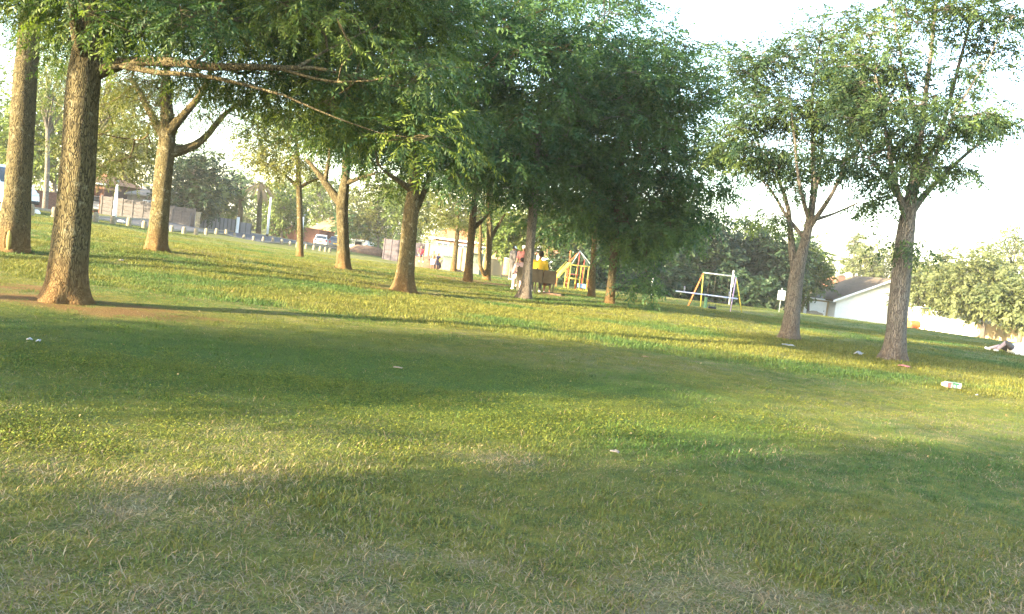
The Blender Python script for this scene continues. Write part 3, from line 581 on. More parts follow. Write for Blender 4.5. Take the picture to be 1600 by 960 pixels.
def conifer(label, px, Y, top, seed):
    b = on_ground(px, Y); s = Y/F; t = at(px+8, top, Y)-b; h = t[2]; rng = np.random.default_rng(seed); root = thing('cedar', label, 'tree', b)
    hp, hr = smooth_path([[0, 0, -.2], [0, 0, h*.5], [t[0], 0, h]], [.3, .2, .02], .5); V, Q = tubes_np([(hp, hr)], lambda r: 8); np_mesh('trunk', V, [Q], BARK_GREY, root, True)
    P = []; D = []; bl = []
    for k in range(60):
        z = h*rng.uniform(.25, .99); L = (1-z/h)**.7*3.6*rng.uniform(.6, 1.15)+.4; a = rng.uniform(0, 6.28); d = np.array([math.cos(a), math.sin(a), -.08]); o = np.array([0, 0, z]); bl.append((o+d*np.linspace(0, L, 4)[:, None], np.linspace(.05, .012, 4)))
        for q in range(14): u = rng.uniform(.15, 1); P.append(o + d*L*u + rng.normal(0, .22, 3)*np.array([1, 1, .4])); D.append(d + rng.normal(0, .5, 3)*np.array([1, 1, .3]))
    V, Q = tubes_np(bl, lambda r: 4); tag(np_mesh('branches', V, [Q], BARK_GREY, root, True), kind='stuff')
    P = np.array(P); V, Q, T = scatter_sprays(P, np.array(D), rng.uniform(.7, 1.1, len(P)), np.clip(rng.normal(.3, .2, len(P)), 0, 1), templates('far'), rng)
    np_mesh('crown', V, [Q], LEAF_PALE, root, False, {'tint': T})
conifer('layered cedar standing above the tiled roof', 1325, 125, 360, 150)
def palm(label, px, Y, top, seed, m, dead=False, n=46, L=2.0):
    b = on_ground(px, Y); t = at(px+3, top, Y)-b; rng = np.random.default_rng(seed); root = thing('palm_tree', label, 'palm tree', b)
    hp, hr = smooth_path([[0, 0, -.2], t*.5, t], [.32, .26, .28], .4); V, Q = tubes_np([(hp, hr)], lambda r: 10); np_mesh('trunk', V, [Q], BARK, root, True)
    for k in range(n):
        a = rng.uniform(0, 6.28); e = rng.uniform(-.9, -.2) if dead else rng.uniform(-.6, 1.2); d = np.array([math.cos(a)*math.cos(e), math.sin(a)*math.cos(e), math.sin(e)]); q = np.array([-d[1], d[0], 0]); q /= np.linalg.norm(q)
        V = []; Fs = []
        for j in range(6):
            u = j/5; c = t + d*L*u - np.array([0, 0, .5*L*u*u*.6]); w = .14*math.sin(math.pi*(u*.85+.12))
            V += [c-q*w, c+np.array([0, 0, .03]), c+q*w]
            if j: i = 3*j; Fs += [(i-3, i-2, i+1, i), (i-2, i-1, i+2, i+1)]
        np_mesh('frond', V, [np.array(Fs)], m, root, False, {'tint': np.full(len(V), rng.uniform(.2, .8))})
palm('spiky palm behind the white panel wall', 374, 97, 312, 160, LEAF_BRIGHT)
palm('palm with drooping dead brown fronds, left of the street lamp', 404, 100, 285, 161, LEAF_BROWN, True, 34, 2.6)
def far_wood():
    rng = np.random.default_rng(170); P = []
    for px in np.arange(-300, 1950, 9):
        Y = 175 + 25*math.sin(px*.013); b = on_ground(px, Y); h = 6.5 + 2.5*math.sin(px*.031)+1.6*math.sin(px*.011+2)
        for k in range(20): P.append(b + np.array([rng.normal(0, 1.2), rng.normal(0, 2.), rng.uniform(.2, h)]))
    P = np.array(P); V, Q, T = scatter_sprays(P, rng.normal(0, 1, P.shape), rng.uniform(2.0, 3.4, len(P)), np.clip(rng.normal(.45, .22, len(P)), 0, 1), templates('far'), rng)
    tag(np_mesh('distant_trees', V, [Q], LEAF_PALE, None, False, {'tint': T}), 'hazy line of far off trees behind all the houses', 'trees', kind='stuff')
far_wood()
# ------------------------------------------------------------------ plain materials
CONC = mat('concrete', (.20, .165, .105), .9, .3, 9, .4); CONC_L = mat('shaded_concrete', (.085, .078, .078), .9, .18, 5, .2); CONC_M = mat('mauve_concrete', (.065, .055, .062), .9, .2, 3, .2)  # precast wall concrete darkened: shade of the trees put into its colour
WHITE = mat('white_paint', (.82, .82, .80), .6, .05, 3); GREYW = mat('grey_white', (.15, .143, .14), .8, .1, 3); CREAM = mat('cream_plaster', (.33, .26, .145), .85, .08, 2, .1); PINKB = mat('pink_brick', (.24, .14, .11), .85, .2, 8, .2)
REDB = mat('red_brick', (.12, .055, .04), .9, .3, 12, .3); TILE = mat('clay_tile', (.36, .17, .09), .8, .25, 5, .2); SLATE = mat('slate_roof', (.125, .098, .072), .95, .2, 4, .2, spec=.0); THATCH = mat('thatch', (.30, .19, .11), .95, .25, 9, .4)
BEIGE = mat('beige_sheet', (.19, .165, .135), .8, .1, 2); DARK = mat('dark_gap', (.03, .035, .03), .9, .3, 4); GATE = mat('dark_gate', (.05, .055, .05), .7, .3, 5)
CARW = mat('car_white', (.78, .79, .80), .28, .03, 2, spec=.5); CARS = mat('car_silver', (.45, .47, .50), .3, .05, 2, .0, .6); DGRY = mat('car_grey', (.16, .16, .165), .35, .05, 2, spec=.5); GLASS = mat('window_glass', (.05, .07, .09), .08, .2, 2, spec=.8); RUB = mat('rubber', (.025, .025, .027), .85, .2, 9); RIM = mat('wheel_rim', (.42, .42, .44), .35, .1, 4, 0, .7)
RED = mat('red_lens', (.45, .02, .02), .3, .1, 3); LAMP = mat('clear_lens', (.7, .7, .68), .2, .05, 3); BLACK = mat('black_plastic', (.03, .03, .032), .6, .2, 6); GALV = mat('galvanised', (.26, .27, .27), .5, .15, 8, .1, .4)
YEL = mat('yellow_paint', (.44, .36, .06), .5, .15, 8); ORA = mat('orange_paint', (.55, .15, .045), .5, .2, 8); PUR = mat('mauve_paint', (.42, .30, .42), .5, .15, 8); BLU = mat('blue_paint', (.16, .28, .50), .5, .2, 8); REDP = mat('red_paint', (.52, .10, .06), .5, .2, 8); GRN = mat('green_paint', (.10, .22, .11), .5, .2, 8); LGRY = mat('light_grey_paint', (.32, .35, .33), .5, .15, 8)
PLANK = mat('seesaw_paint', (.20, .30, .50), .5, .2, 1.3, col2=(.62, .60, .66), stretch=(1, 1, 1)); OLIVE = mat('olive_board', (.07, .06, .042), .8, .2, 9, .2); BIN_B = mat('brown_drum', (.36, .17, .08), .7, .25, 8, .2); BIN_G = mat('green_bin', (.10, .13, .10), .6, .2, 6)
ASPH = mat('asphalt', (.055, .055, .058), .95, .2, 20, .3); PAPER = mat('paper', (.28, .28, .275), .8, .25, 14); CLEAR = mat('clear_plastic', (.22, .235, .235), .25, .1, 9, spec=.6); PINK = mat('pink_print', (.20, .075, .08), .6, .2, 30); GREENP = mat('green_print', (.025, .12, .065), .6, .15, 20)
SKIN = mat('skin', (.20, .105, .065), .6, .1, 20); HAIR = mat('hair', (.015, .012, .010), .8, .3, 40); SHY = mat('yellow_cloth', (.72, .46, .04), .85, .12, 12); SHP = mat('pink_cloth', (.46, .34, .34), .85, .1, 12); SHR = mat('red_cloth', (.56, .06, .07), .85, .12, 12); SHW = mat('white_cloth', (.78, .78, .78), .85, .05, 12); SHN = mat('navy_cloth', (.06, .06, .11), .85, .2, 12); GRYC = mat('grey_cloth', (.085, .08, .08), .85, .2, 12); MARO = mat('maroon_cloth', (.11, .04, .04), .85, .2, 12); EYEM = mat('eye', (.02, .02, .02), .2, .1, 9); SHOE = mat('shoe', (.7, .68, .64), .6, .1, 9)
SCAR = mat('bare_scar', (.24, .18, .05), .8, .25, 16, .3)

def pxpt(px, py, Y): return at(px, py, Y)
def root_at(name, label, cat, px, Y, rz=0, group=None, py=450): p = on_ground(px, Y, py); return thing(name, label, cat, p, rz, group), p

# scar on the far left trunk
for o in [o for o in COL.objects if o.get('label', '').startswith('stout tree at the far left')]:
    b = np.array(o.location); q = at(31, 376, 20)-b; mb = MB(); mb.ell((q[0]-.02, q[1]-.40, q[2]), (.055, .05, .22), 14, 10); mb.build('scar', SCAR, o, True)
    mb = MB(); mb.ell((q[0]-.12, q[1]-.37, q[2]-.06), (.05, .04, .26), 12, 8); mb.build('hollow', BARK, o, True)

# ------------------------------------------------------------------ road strip beyond the bollards
def road():
    L = [on_ground(px, Y) for px, Y in [(-220, 47), (-60, 50), (60, 53), (200, 61), (330, 78), (440, 93), (560, 102), (680, 100)]]; L = np.array(L); P, _ = smooth_path(L, np.ones(len(L)), 2.); d = np.gradient(P[:, :2], axis=0); d /= np.linalg.norm(d, axis=1, keepdims=True); n = np.stack([-d[:, 1], d[:, 0]], 1)
    V = []; 
    for k in np.linspace(-2.6, 2.6, 5): q = P[:, :2]+n*k; V.append(np.stack([q[:, 0], q[:, 1], ground(q[:, 0], q[:, 1])+.05], 1))
    V = np.stack(V, 1); m = len(P); i = np.arange(m-1)[:, None]*5+np.arange(4)[None]; Q = np.stack([i, i+1, i+6, i+5], -1).reshape(-1, 4)
    tag(np_mesh('road', V.reshape(-1, 3), [Q[:, ::-1]], ASPH, None, True), kind='structure')
    for s in (-2.72, 2.72):
        mb = MB(); q = P[:, :2]+n*s; z = ground(q[:, 0], q[:, 1]); mb.tube([(a, b_, c+.05) for (a, b_), c in zip(q, z)], .10, 4); tag(mb.build('kerb', CONC), kind='structure')
road()

# ------------------------------------------------------------------ bollards
bol = [(-40, 38), (5, 39), (48, 40.3), (84, 42.5), (117, 44.2), (149, 45.8), (176, 47.5), (201, 49.5), (225, 51.8), (247, 54.5), (268, 57), (287, 60), (306, 63), (322, 66), (338, 69.5), (353, 73), (366, 77), (381, 80), (396, 82), (411, 83.5), (426, 84.5), (440, 85), (453, 85.3), (464, 85.5), (478, 85.6), (490, 85.4), (500, 85.2), (508, 85), (515, 84.8)]
where = {0: 'beyond the left edge', 1: 'behind the far left trunk', 2: 'in the gap between the two left trunks', 3: 'touching the left side of the thickest trunk', 4: 'hidden behind the thickest trunk', 5: 'just right of the thickest trunk', 6: 'at the foot of the white lamp pole', 7: 'right of the white lamp pole', 8: 'left of the lichen spotted trunk', 9: 'behind the lichen spotted trunk', 10: 'just right of the lichen spotted trunk'}
bproto = None
for i, (px, Y) in enumerate(bol):
    p = on_ground(px, Y)
    if bproto is None:
        bproto = thing('bollard', 'x', 'bollard', p, 0, 'concrete bollards along the road edge'); mb = MB()
        mb.tube([(0, 0, -.1), (0, 0, .02), (0, 0, .36), (0, 0, .43), (0, 0, .475), (0, 0, .49)], [.15, .148, .128, .115, .075, .02], 14); mb.build('post', CONC, bproto, True); o = bproto
    else: o = copy_tree(bproto, None, p, random.uniform(0, 6))
    ORD = ['first', 'second', 'third', 'fourth', 'fifth', 'sixth', 'seventh', 'eighth', 'ninth', 'tenth', 'eleventh', 'twelfth']
    if i < 11: o['label'] = 'stubby round topped concrete bollard ' + where[i]
    elif i <= 16: o['label'] = 'pale lit bollard, %s one right of the lichen spotted trunk' % ORD[i-10]
    elif i <= 23: o['label'] = 'small shaded bollard, %s from the white leaning pole towards the slim trunk' % ORD[i-17]
    else: o['label'] = 'tiny far bollard below the white hatchback, %s from the slim sunlit trunk' % ORD[i-24]
    sc_ = random.uniform(.93, 1.07); o.scale = (sc_, sc_, random.uniform(.93, 1.08))

# ------------------------------------------------------------------ walls of posts and panels
def panel_wall(name, label, a, b, h, nb, rows, m, post=.12, pm=None, gap=.012, cat='wall', ph=.06):
    """a, b: (px, Y) ends; every post and every slab a part"""
    A = on_ground(*a); B = on_ground(*b); rz = math.atan2(B[1]-A[1], B[0]-A[0]); L = math.hypot(B[0]-A[0], B[1]-A[1]); root = thing(name, label, cat, A, rz); bay = L/nb; slope = (B[2]-A[2])/L
    for i in range(nb+1):
        mb = MB(); z = slope*bay*i; mb.box((bay*i, 0, z+(h+ph)/2-.1), (post, post, h+ph+.2), bev=.012); mb.build('post', pm or m, root)
    sh = h/rows
    for i in range(nb):
        for r in range(rows):
            mb = MB(); z = slope*bay*(i+.5); mb.box((bay*(i+.5), random.uniform(-.008, .008), z+sh*(r+.5)), (bay-post-.004, .05, sh-gap), bev=.01); mb.build('panel', m, root)
    return root
panel_wall('precast_wall', 'grey precast concrete panel wall with posts behind the white lamp pole', (157, 75), (302, 75), 1.55, 9, 5, CONC_L, .13)
panel_wall('precast_wall', 'lower end of grey precast wall right of the lichen spotted trunk', (268, 74), (295, 74), 1.1, 2, 3, CONC_L, .13)
panel_wall('white_panel_wall', 'pale panelled boundary wall under the palm, split by a gate post', (311, 85), (366, 88), 1.25, 9, 1, GREYW, .10, CONC_L, .0, ph=.02)
panel_wall('white_panel_wall', 'short pale wall piece right of the gate post under the palm', (374, 88.5), (391, 89.5), 1.1, 2, 1, GREYW, .1, CONC_L, .0, ph=.02)
panel_wall('mauve_wall', 'mauve panel wall in shade behind the golden lit trunk', (598, 88), (676, 86), 2.1, 7, 4, CONC_M, .14)
panel_wall('boundary_wall', 'white boundary wall running right from the white house under the pale trees', (1442, 80), (1520, 77), 1.3, 6, 1, WHITE, .16, WHITE, 0)
panel_wall('boundary_wall', 'boundary wall behind the lying person at the right, its shade put in as cream colour', (1520, 77), (1700, 70), 1.3, 10, 1, CREAM, .16, CREAM, 0)  # same white wall carried on; cream stands in for the shade here
def gate_post(): 
    r, p = root_at('gate_post', 'white gate post between the two pale wall pieces', 'post', 370, 87.5); mb = MB(); mb.box((0, 0, .75), (.22, .22, 1.7), bev=.02); mb.build('post', WHITE, r); mb = MB(); mb.box((0, 0, 1.63), (.3, .3, .08), bev=.02); mb.build('cap', CONC_L, r)
gate_post()
r, p = root_at('metal_gate', 'dark metal gate between precast wall and white panel wall', 'gate', 303, 80.5); 
for k in range(10): mb = MB(); mb.box((-.45+.1*k, 0, .8), (.05, .03, 1.5)); mb.build('bar', GATE, r)
for z in (.15, .8, 1.5): mb = MB(); mb.box((0, .03, z), (1.06, .04, .06)); mb.build('rail', GATE, r)
def solid_wall(name, label, a, b, h, m, t=.22, cap=None, cat='wall'):
    A = on_ground(*a); B = on_ground(*b); rz = math.atan2(B[1]-A[1], B[0]-A[0]); L = math.hypot(B[0]-A[0], B[1]-A[1]); r = thing(name, label, cat, A, rz); s = B[2]-A[2]; mb = MB()
    mb.add([(0, -t/2, -.3), (L, -t/2, s-.3), (L, t/2, s-.3), (0, t/2, -.3), (0, -t/2, h), (L, -t/2, s+h), (L, t/2, s+h), (0, t/2, h)], [(3, 2, 1, 0), (4, 5, 6, 7), (0, 1, 5, 4), (1, 2, 6, 5), (2, 3, 7, 6), (3, 0, 4, 7)]); mb.build('wall', m, r)
    mb = MB(); c = .07; mb.add([(-.02, -t/2-.04, h+.002), (L+.02, -t/2-.04, s+h+.002), (L+.02, t/2+.04, s+h+.002), (-.02, t/2+.04, h+.002), (-.02, -t/2-.04, h+c), (L+.02, -t/2-.04, s+h+c), (L+.02, t/2+.04, s+h+c), (-.02, t/2+.04, h+c)], [(3, 2, 1, 0), (4, 5, 6, 7), (0, 1, 5, 4), (1, 2, 6, 5), (2, 3, 7, 6), (3, 0, 4, 7)]); mb.build('coping', cap or m, r)
    for k in range(int(L/3)+1):
        mb = MB(); x = min(L, 3*k); mb.box((x, -.02, s*x/L+h/2), (.32, t+.10, h+.2), bev=.01); mb.build('pillar', m, r)
    return r
solid_wall('garden_wall', 'sunlit cream garden wall behind the crouching children', (664, 80), (768, 80), 2.0, CREAM)
solid_wall('garden_wall', 'low cream wall piece behind the brown drum', (766, 79), (800, 80), 1.35, CREAM)
solid_wall('brick_wall', 'low dark brick wall between the two left trunks', (46, 62), (96, 64), 1.15, REDB)
solid_wall('brick_wall', 'dark brick wall with lamp in front of the thatched house', (425, 112), (520, 116), 2.0, REDB)
solid_wall('garden_wall', 'shaded wall piece behind the slim dark trunk and grey bin', (800, 92), (850, 92), 1.2, PINKB)

# ------------------------------------------------------------------ houses
def house(name, label, px0, px1, Y, h, roof_h, depth, wm, rm, ridge='x', over=.35, rz=0., wins=(), door=None, Yb=None, chimney=None, fascia=None):
    A = on_ground(px0, Y); B = on_ground(px1, Yb or Y); a = math.atan2(B[1]-A[1], B[0]-A[0]); L = math.hypot(B[0]-A[0], B[1]-A[1]); z0 = min(A[2], B[2])-.2; r = thing(name, label, 'house', (A[0], A[1], z0), a); h = h+.2; D = depth
    mb = MB()
    if ridge == 'y':         # gable faces the viewer
        poly = [(0, 0), (L, 0), (L, h), (L/2, h+roof_h), (0, h)]; mb.prism(poly, 0, D); w = fix_normals(mb.build('wall', wm, r))
        for s in (0, 1):
            mb = MB(); x0, x1 = ((-over, L/2) if s == 0 else (L+over, L/2)); zz = h - over*roof_h/(L/2)
            V = [(x0, -over, zz+.03), (x1, -over, h+roof_h+.03), (x1, D+over, h+roof_h+.03), (x0, D+over, zz+.03)]; V += [(x, y, z+.14) for x, y, z in V]
            mb.add(V, [(3, 2, 1, 0), (4, 5, 6, 7), (0, 1, 5, 4), (1, 2, 6, 5), (2, 3, 7, 6), (3, 0, 4, 7)]); ro = fix_normals(mb.build('roof', rm, r))
            mb = MB(); V = [(x0, -over-.05, zz-.06), (x1, -over-.05, h+roof_h-.06), (x1, -over-.004, h+roof_h-.06), (x0, -over-.004, zz-.06)]; V += [(x, y, z+.22) for x, y, z in V]
            mb.add(V, [(3, 2, 1, 0), (4, 5, 6, 7), (0, 1, 5, 4), (1, 2, 6, 5), (2, 3, 7, 6), (3, 0, 4, 7)]); fix_normals(mb.build('fascia', fascia or WHITE, r))
    else:
        mb.box((L/2, D/2, h/2), (L, D, h)); w = mb.build('wall', wm, r); mb = MB(); o = over
        V = [(-o, -o, h+.01), (L+o, -o, h+.01), (L+o, D+o, h+.01), (-o, D+o, h+.01), (D*.25, D/2, h+roof_h), (L-D*.25, D/2, h+roof_h)]
        mb.add(V, [(3, 2, 1, 0), (0, 1, 5, 4), (2, 3, 4, 5), (1, 2, 5), (3, 0, 4)]); fix_normals(mb.build('roof', rm, r))
        mb = MB(); mb.box((L/2, -o-.03, h-.06), (L+2*o, .05, .16)); mb.build('fascia', fascia or WHITE, r)
    for (x, z, ww, hh) in wins:
        mb = MB(); x *= L
        for dx, dz, sx, sz in ((0, hh/2, ww+.16, .08), (0, -hh/2, ww+.16, .08), (-ww/2-.04, 0, .08, hh-.08), (ww/2+.04, 0, .08, hh-.08), (0, 0, .05, hh-.08)): mb.box((x+dx, -.02, z+dz), (sx, .07, sz))
        f = mb.build('window', WHITE, r); mb = MB(); mb.box((x, -.003, z), (ww, .012, hh-.02)); mb.build('pane', GLASS, f); mb = MB(); mb.box((x, -.06, z-hh/2-.09), (ww+.3, .16, .06)); mb.build('sill', CONC_L, f)
    if door:
        x, ww, hh, dm = door; mb = MB(); mb.box((x*L, -.025, hh/2+.15), (ww, .06, hh), bev=.01); d = mb.build('door', dm, r)
        for k in range(4): mb = MB(); mb.box((x*L, -.062, .15+hh*(k+.5)/4), (ww-.1, .02, hh/4-.06)); mb.build('panel', dm, d)
        mb = MB(); mb.box((x*L+ww*.4, -.08, hh*.5), (.04, .05, .12)); mb.build('handle', BLACK, d)
    if chimney:
        x, y, z, s, hh, cm = chimney; mb = MB(); mb.box((x*L, y, z), (s, s, hh), bev=.02); c = mb.build('chimney', cm, r); mb = MB(); mb.box((x*L, y, z+hh/2+.05), (s+.14, s+.14, .1)); mb.build('chimney_cap', CONC_L, c)
    return r
wh = house('white_house', 'bright white gabled house with a dark grey roof behind the right trees', 1303, 1462, 90, 2.1, 2.6, 9, WHITE, SLATE, 'y', .5)
house('garage', 'low cream garage with a pale roller door beside the white house', 1249, 1303, 92, 1.85, .35, 5, CREAM, CONC_L, 'x', .15, door=(.42, 2.3, 1.6, WHITE))
house('tiled_house', 'clay tiled roof with a dark chimney behind the white house', 1268, 1330, 104, 2.9, 1.9, 6, CREAM, TILE, 'x', .3, chimney=(.68, 1.2, 4.2, .75, 1.9, REDB))
house('white_building', 'sunlit white building with orange eaves left of the climbing frame', 836, 880, 92, 2.6, 1.0, 7, WHITE, TILE, 'x', .3, wins=[(.3, 1.8, .9, .9)], fascia=TILE)
house('pink_brick_house', 'pink brick house rising behind the cream garden wall', 672, 778, 92, 3.0, 1.6, 8, PINKB, TILE, 'x', .4, wins=[(.15, 2.3, 1.1, .9), (.45, 2.3, 1.1, .9), (.8, 2.3, 1.1, .9)])
house('brick_house', 'red brown brick house with an open carport right of the thickest trunk', 96, 160, 82, 2.7, 1.1, 8, REDB, TILE, 'x', .4, wins=[(.25, 1.7, 1.0, .9)])
house('shed', 'beige sheet sided shed roof showing above the precast wall', 196, 262, 84, 2.3, 1.0, 6, BEIGE, BEIGE, 'x', .2, wins=[(.5, 1.7, .8, .6)], fascia=BEIGE)
house('thatched_house', 'house with a thatched brown roof and shaded porch behind the white car', 489, 545, 124, 2.3, 2.4, 8, REDB, THATCH, 'x', .6, wins=[(.2, 1.5, 1., .9), (.6, 1.5, 1., .9)], fascia=THATCH)
house('white_building', 'low white building glimpsed behind the forked dark trunk', 545, 572, 118, 1.6, .9, 6, WHITE, SLATE, 'x', .2, door=(.5, .9, 1.4, BLACK))
def carport():
    A = on_ground(128, 78); B = on_ground(158, 78); L = B[0]-A[0]; r = thing('carport', 'brick carport with a dark opening and a silver car inside', 'carport', A)
    for x in (0, L): mb = MB(); mb.box((x, 0, 1.0), (.35, .35, 2.2)); mb.build('pillar', REDB, r); mb = MB(); mb.box((x, 2.4, 1.0), (.3, .3, 2.2)); mb.build('pillar', REDB, r)
    mb = MB(); mb.box((L/2, 1.2, 2.2), (L+.6, 3.4, .18), bev=.02); mb.build('roof', TILE, r); mb = MB(); mb.box((L/2, -.30, 1.95), (L-.36, .12, .3)); mb.build('beam', REDB, r)
carport()

# ------------------------------------------------------------------ cars
def car(label, loc, rz, body_m, prof, L, Wd, H, belt, roof_pts, group=None, name='parked_car', van=False):
    """profile drawn in (x along length, z); body lofted across the width with rounded shoulders, cabin narrower above the belt"""
    r = thing(name, label, 'van' if van else 'car', loc, rz, group)
    lo = [(x, z) for x, z in prof]; mb = MB(); ys = [-.5, -.47, -.38, .38, .47, .5]; ins = [.06, .02, 0, 0, .02, .06]; n = len(lo); V = []; Fs = []; cx = 0; czz = belt*.6
    for y, i in zip(ys, ins):
        for x, z in lo: V.append((x*(1-i*.6), y*Wd, czz+(z-czz)*(1-i*1.4)))
    for k in range(5):
        for i in range(n): j = (i+1) % n; Fs.append((k*n+i, k*n+j, (k+1)*n+j, (k+1)*n+i))
    Fs += [tuple(range(n))[::-1], tuple(range(5*n, 6*n))]; mb.add(V, Fs); fix_normals(mb.build('body', body_m, r))
    mb = MB(); V = []; m = len(roof_pts); tw = .40
    for s in (-1, 1):
        for x, z in roof_pts: t = (z-belt)/(H-belt); V.append((x, s*Wd*(.47-(.10 if not van else .05)*t), z))
    Fs = [(i, (i+1) % m, m+(i+1) % m, m+i) for i in range(m)] + [tuple(range(m))[::-1], tuple(range(m, 2*m))]; mb.add(V, Fs); fix_normals(mb.build('cabin', body_m, r))
    # glass: each side pane and the two screens, standing 6 mm proud
    f0, f1, f2, f3 = roof_pts[0], roof_pts[1], roof_pts[-2], roof_pts[-1]
    def yy(z): return Wd*(.47-(.10 if not van else .05)*(z-belt)/(H-belt))
    def lerp(a, b, t): return (a[0]+(b[0]-a[0])*t, a[1]+(b[1]-a[1])*t)
    for a, b_, nm in ((f0, f1, 'rear_window'), (f3, f2, 'windscreen')):
        p, q = lerp(a, b_, .12), lerp(a, b_, .86); e = -.012 if nm == 'rear_window' else .012; mb = MB(); w0, w1 = yy(p[1])-.09, yy(q[1])-.09
        V = [(p[0]+e, -w0, p[1]+.01), (p[0]+e, w0, p[1]+.01), (q[0]+e, w1, q[1]+.01), (q[0]+e, -w1, q[1]+.01)]; V += [(x-e*1.5, y, z-.008) for x, y, z in V]; mb.add(V, [(0, 1, 2, 3), (7, 6, 5, 4), (0, 4, 5, 1), (1, 5, 6, 2), (2, 6, 7, 3), (3, 7, 4, 0)]); fix_normals(mb.build(nm, GLASS, r))
    xs0 = f1[0]; xs1 = f2[0]; zt = H-.12; zb = belt+.05
    for s in (-1, 1):
        for u0, u1 in ((.0, .47), (.52, 1.)):
            xa = xs0+(xs1-xs0)*u0+.03; xb = xs0+(xs1-xs0)*u1-.03; sk0 = -.18 if u0 == 0 else 0; sk1 = .22 if u1 == 1 else 0; mb = MB(); V = [(xa+sk0, s*(yy(zb)+.006), zb), (xb+sk1, s*(yy(zb)+.006), zb), (xb, s*(yy(zt)+.006), zt), (xa, s*(yy(zt)+.006), zt)]; V += [(x, y-s*.01, z) for x, y, z in V]; mb.add(V, [(0, 1, 2, 3), (7, 6, 5, 4), (0, 4, 5, 1), (1, 5, 6, 2), (2, 6, 7, 3), (3, 7, 4, 0)]); fix_normals(mb.build('side_window', GLASS, r))
        for x in (-L*.31, L*.31):
            mb = MB(); c = Vector((x, s*(Wd/2-.09), .31)); mb.tube([c-Vector((0, .10, 0)), c-Vector((0, .085, 0)), c+Vector((0, .085, 0)), c+Vector((0, .10, 0))], [.27, .31, .31, .27], 20); w = mb.build('wheel', RUB, r); mb = MB(); mb.tube([c+Vector((0, s*.075, 0)), c+Vector((0, s*.108, 0))], [.20, .17], 14); mb.build('rim', RIM, w)
        mb = MB(); mb.box((L/2-.03, s*Wd*.36, belt*.72), (.08, .32, .15), bev=.03); mb.build('headlight', LAMP, r); mb = MB(); mb.box((-L/2+.03, s*Wd*.41, belt*.84), (.08, .17, .26), bev=.03); mb.build('tail_light', RED, r)
        mb = MB(); mb.box((xs1+.28, s*(Wd/2+.07), belt+.07), (.09, .16, .12), bev=.02); mb.build('mirror', body_m, r)
    for x, nm in ((-L/2+.0, 'rear_bumper'), (L/2, 'front_bumper')): mb = MB(); mb.box((x, 0, .40), (.12, Wd*.92, .2), bev=.05); mb.build(nm, body_m if not van else BLACK, r)
    mb = MB(); mb.box((-L/2-.055, 0, .62), (.02, .5, .11)); mb.build('number_plate', SHY, r)
    return r
HP = [(-1.85, .30), (-1.9, .5), (-1.86, .92), (-1.7, .96), (.75, .94), (1.5, .82), (1.88, .66), (1.92, .42), (1.85, .26), (1.3, .2), (-1.3, .2)]
HR = [(-1.84, .93), (-1.5, 1.43), (-.9, 1.5), (.1, 1.46), (.85, .92)]
p = on_ground(502, 115); car('small white hatchback seen from behind, parked by the brick wall', p, R(90+8), CARW, HP, 3.8, 1.68, 1.5, .93, HR)
p = on_ground(144, 79); car('silver car under the brick carport', p+np.array([0, .8, 0]), R(-75), CARS, HP, 3.8, 1.6, 1.5, .93, HR)
VP = [(-2.2, .35), (-2.25, .6), (-2.22, 1.08), (-2.1, 1.12), (1.5, 1.12), (2.0, 1.0), (2.25, .72), (2.28, .45), (2.2, .3), (1.6, .24), (-1.6, .24)]
VR = [(-2.2, 1.1), (-2.1, 1.95), (-1.7, 2.05), (.6, 2.04), (1.75, 1.1)]
p = on_ground(-16, 43); car('white van parked at the far left edge behind the first trunk', p, R(-22), CARW, VP, 4.5, 1.8, 2.05, 1.1, VR, van=True, name='parked_van')
p = on_ground(524, 112); car('grey car half hidden left of the forked dark trunk', p, R(100), DGRY, HP, 3.8, 1.68, 1.5, .93, HR)

# ------------------------------------------------------------------ poles, lamps, signs
def lamp_post(label, px, Y, h, m=WHITE, arm=True, black_base=True):
    r, p = root_at('street_lamp', label, 'street lamp', px, Y); mb = MB(); mb.tube([(0, 0, -.1), (0, 0, h*.5), (0, 0, h)], [.13, .11, .08], 10); mb.build('pole', m, r, True)
    mb = MB(); mb.tube([(0, 0, -.05), (0, 0, .3)], [.15, .14], 10); mb.build('base', BLACK if black_base else CONC, r)
    if arm: mb = MB(); mb.tube([(0, 0, h-.05), (.15, -.2, h+.18), (.25, -.5, h+.25)], .035, 6); mb.build('arm', GALV, r); mb = MB(); mb.ell((.28, -.62, h+.23), (.10, .24, .07), 10, 6); mb.build('lamp_head', LGRY, r, True)
lamp_post('white street lamp in front of the precast wall, right of the thickest trunk', 178, 60, 2.5)
lamp_post('leaning white street pole left of the slim sunlit tree', 417, 92, 4.1, arm=False)
lamp_post('short white lamp post right of the white panel wall', 470, 104, 3.0)
lamp_post('slim pole behind the bench against the leafy tree', 826, 80, 4.6)
r, p = root_at('signboard', 'white rectangular signboard on a thin post, left of the low forked tree', 'sign', 1217, 52)
mb = MB(); mb.tube([(0, 0, -.1), (0, 0, 1.35)], .025, 8); mb.build('post', GALV, r); mb = MB(); mb.tube([(-.28, .22, -.1), (-.05, .03, .95)], .006, 6); mb.build('stay', OLIVE, r); mb = MB(); mb.tube([(.28, .22, -.1), (.05, .03, .95)], .006, 6); mb.build('stay', OLIVE, r)
mb = MB(); mb.box((0, -.04, 1.0), (.43, .03, .56), bev=.012); mb.build('board', WHITE, r)
mb = MB(); mb.tube([(0, 0, 1.33), (0, 0, 1.42)], .04, 8); mb.build('finial', GALV, r)
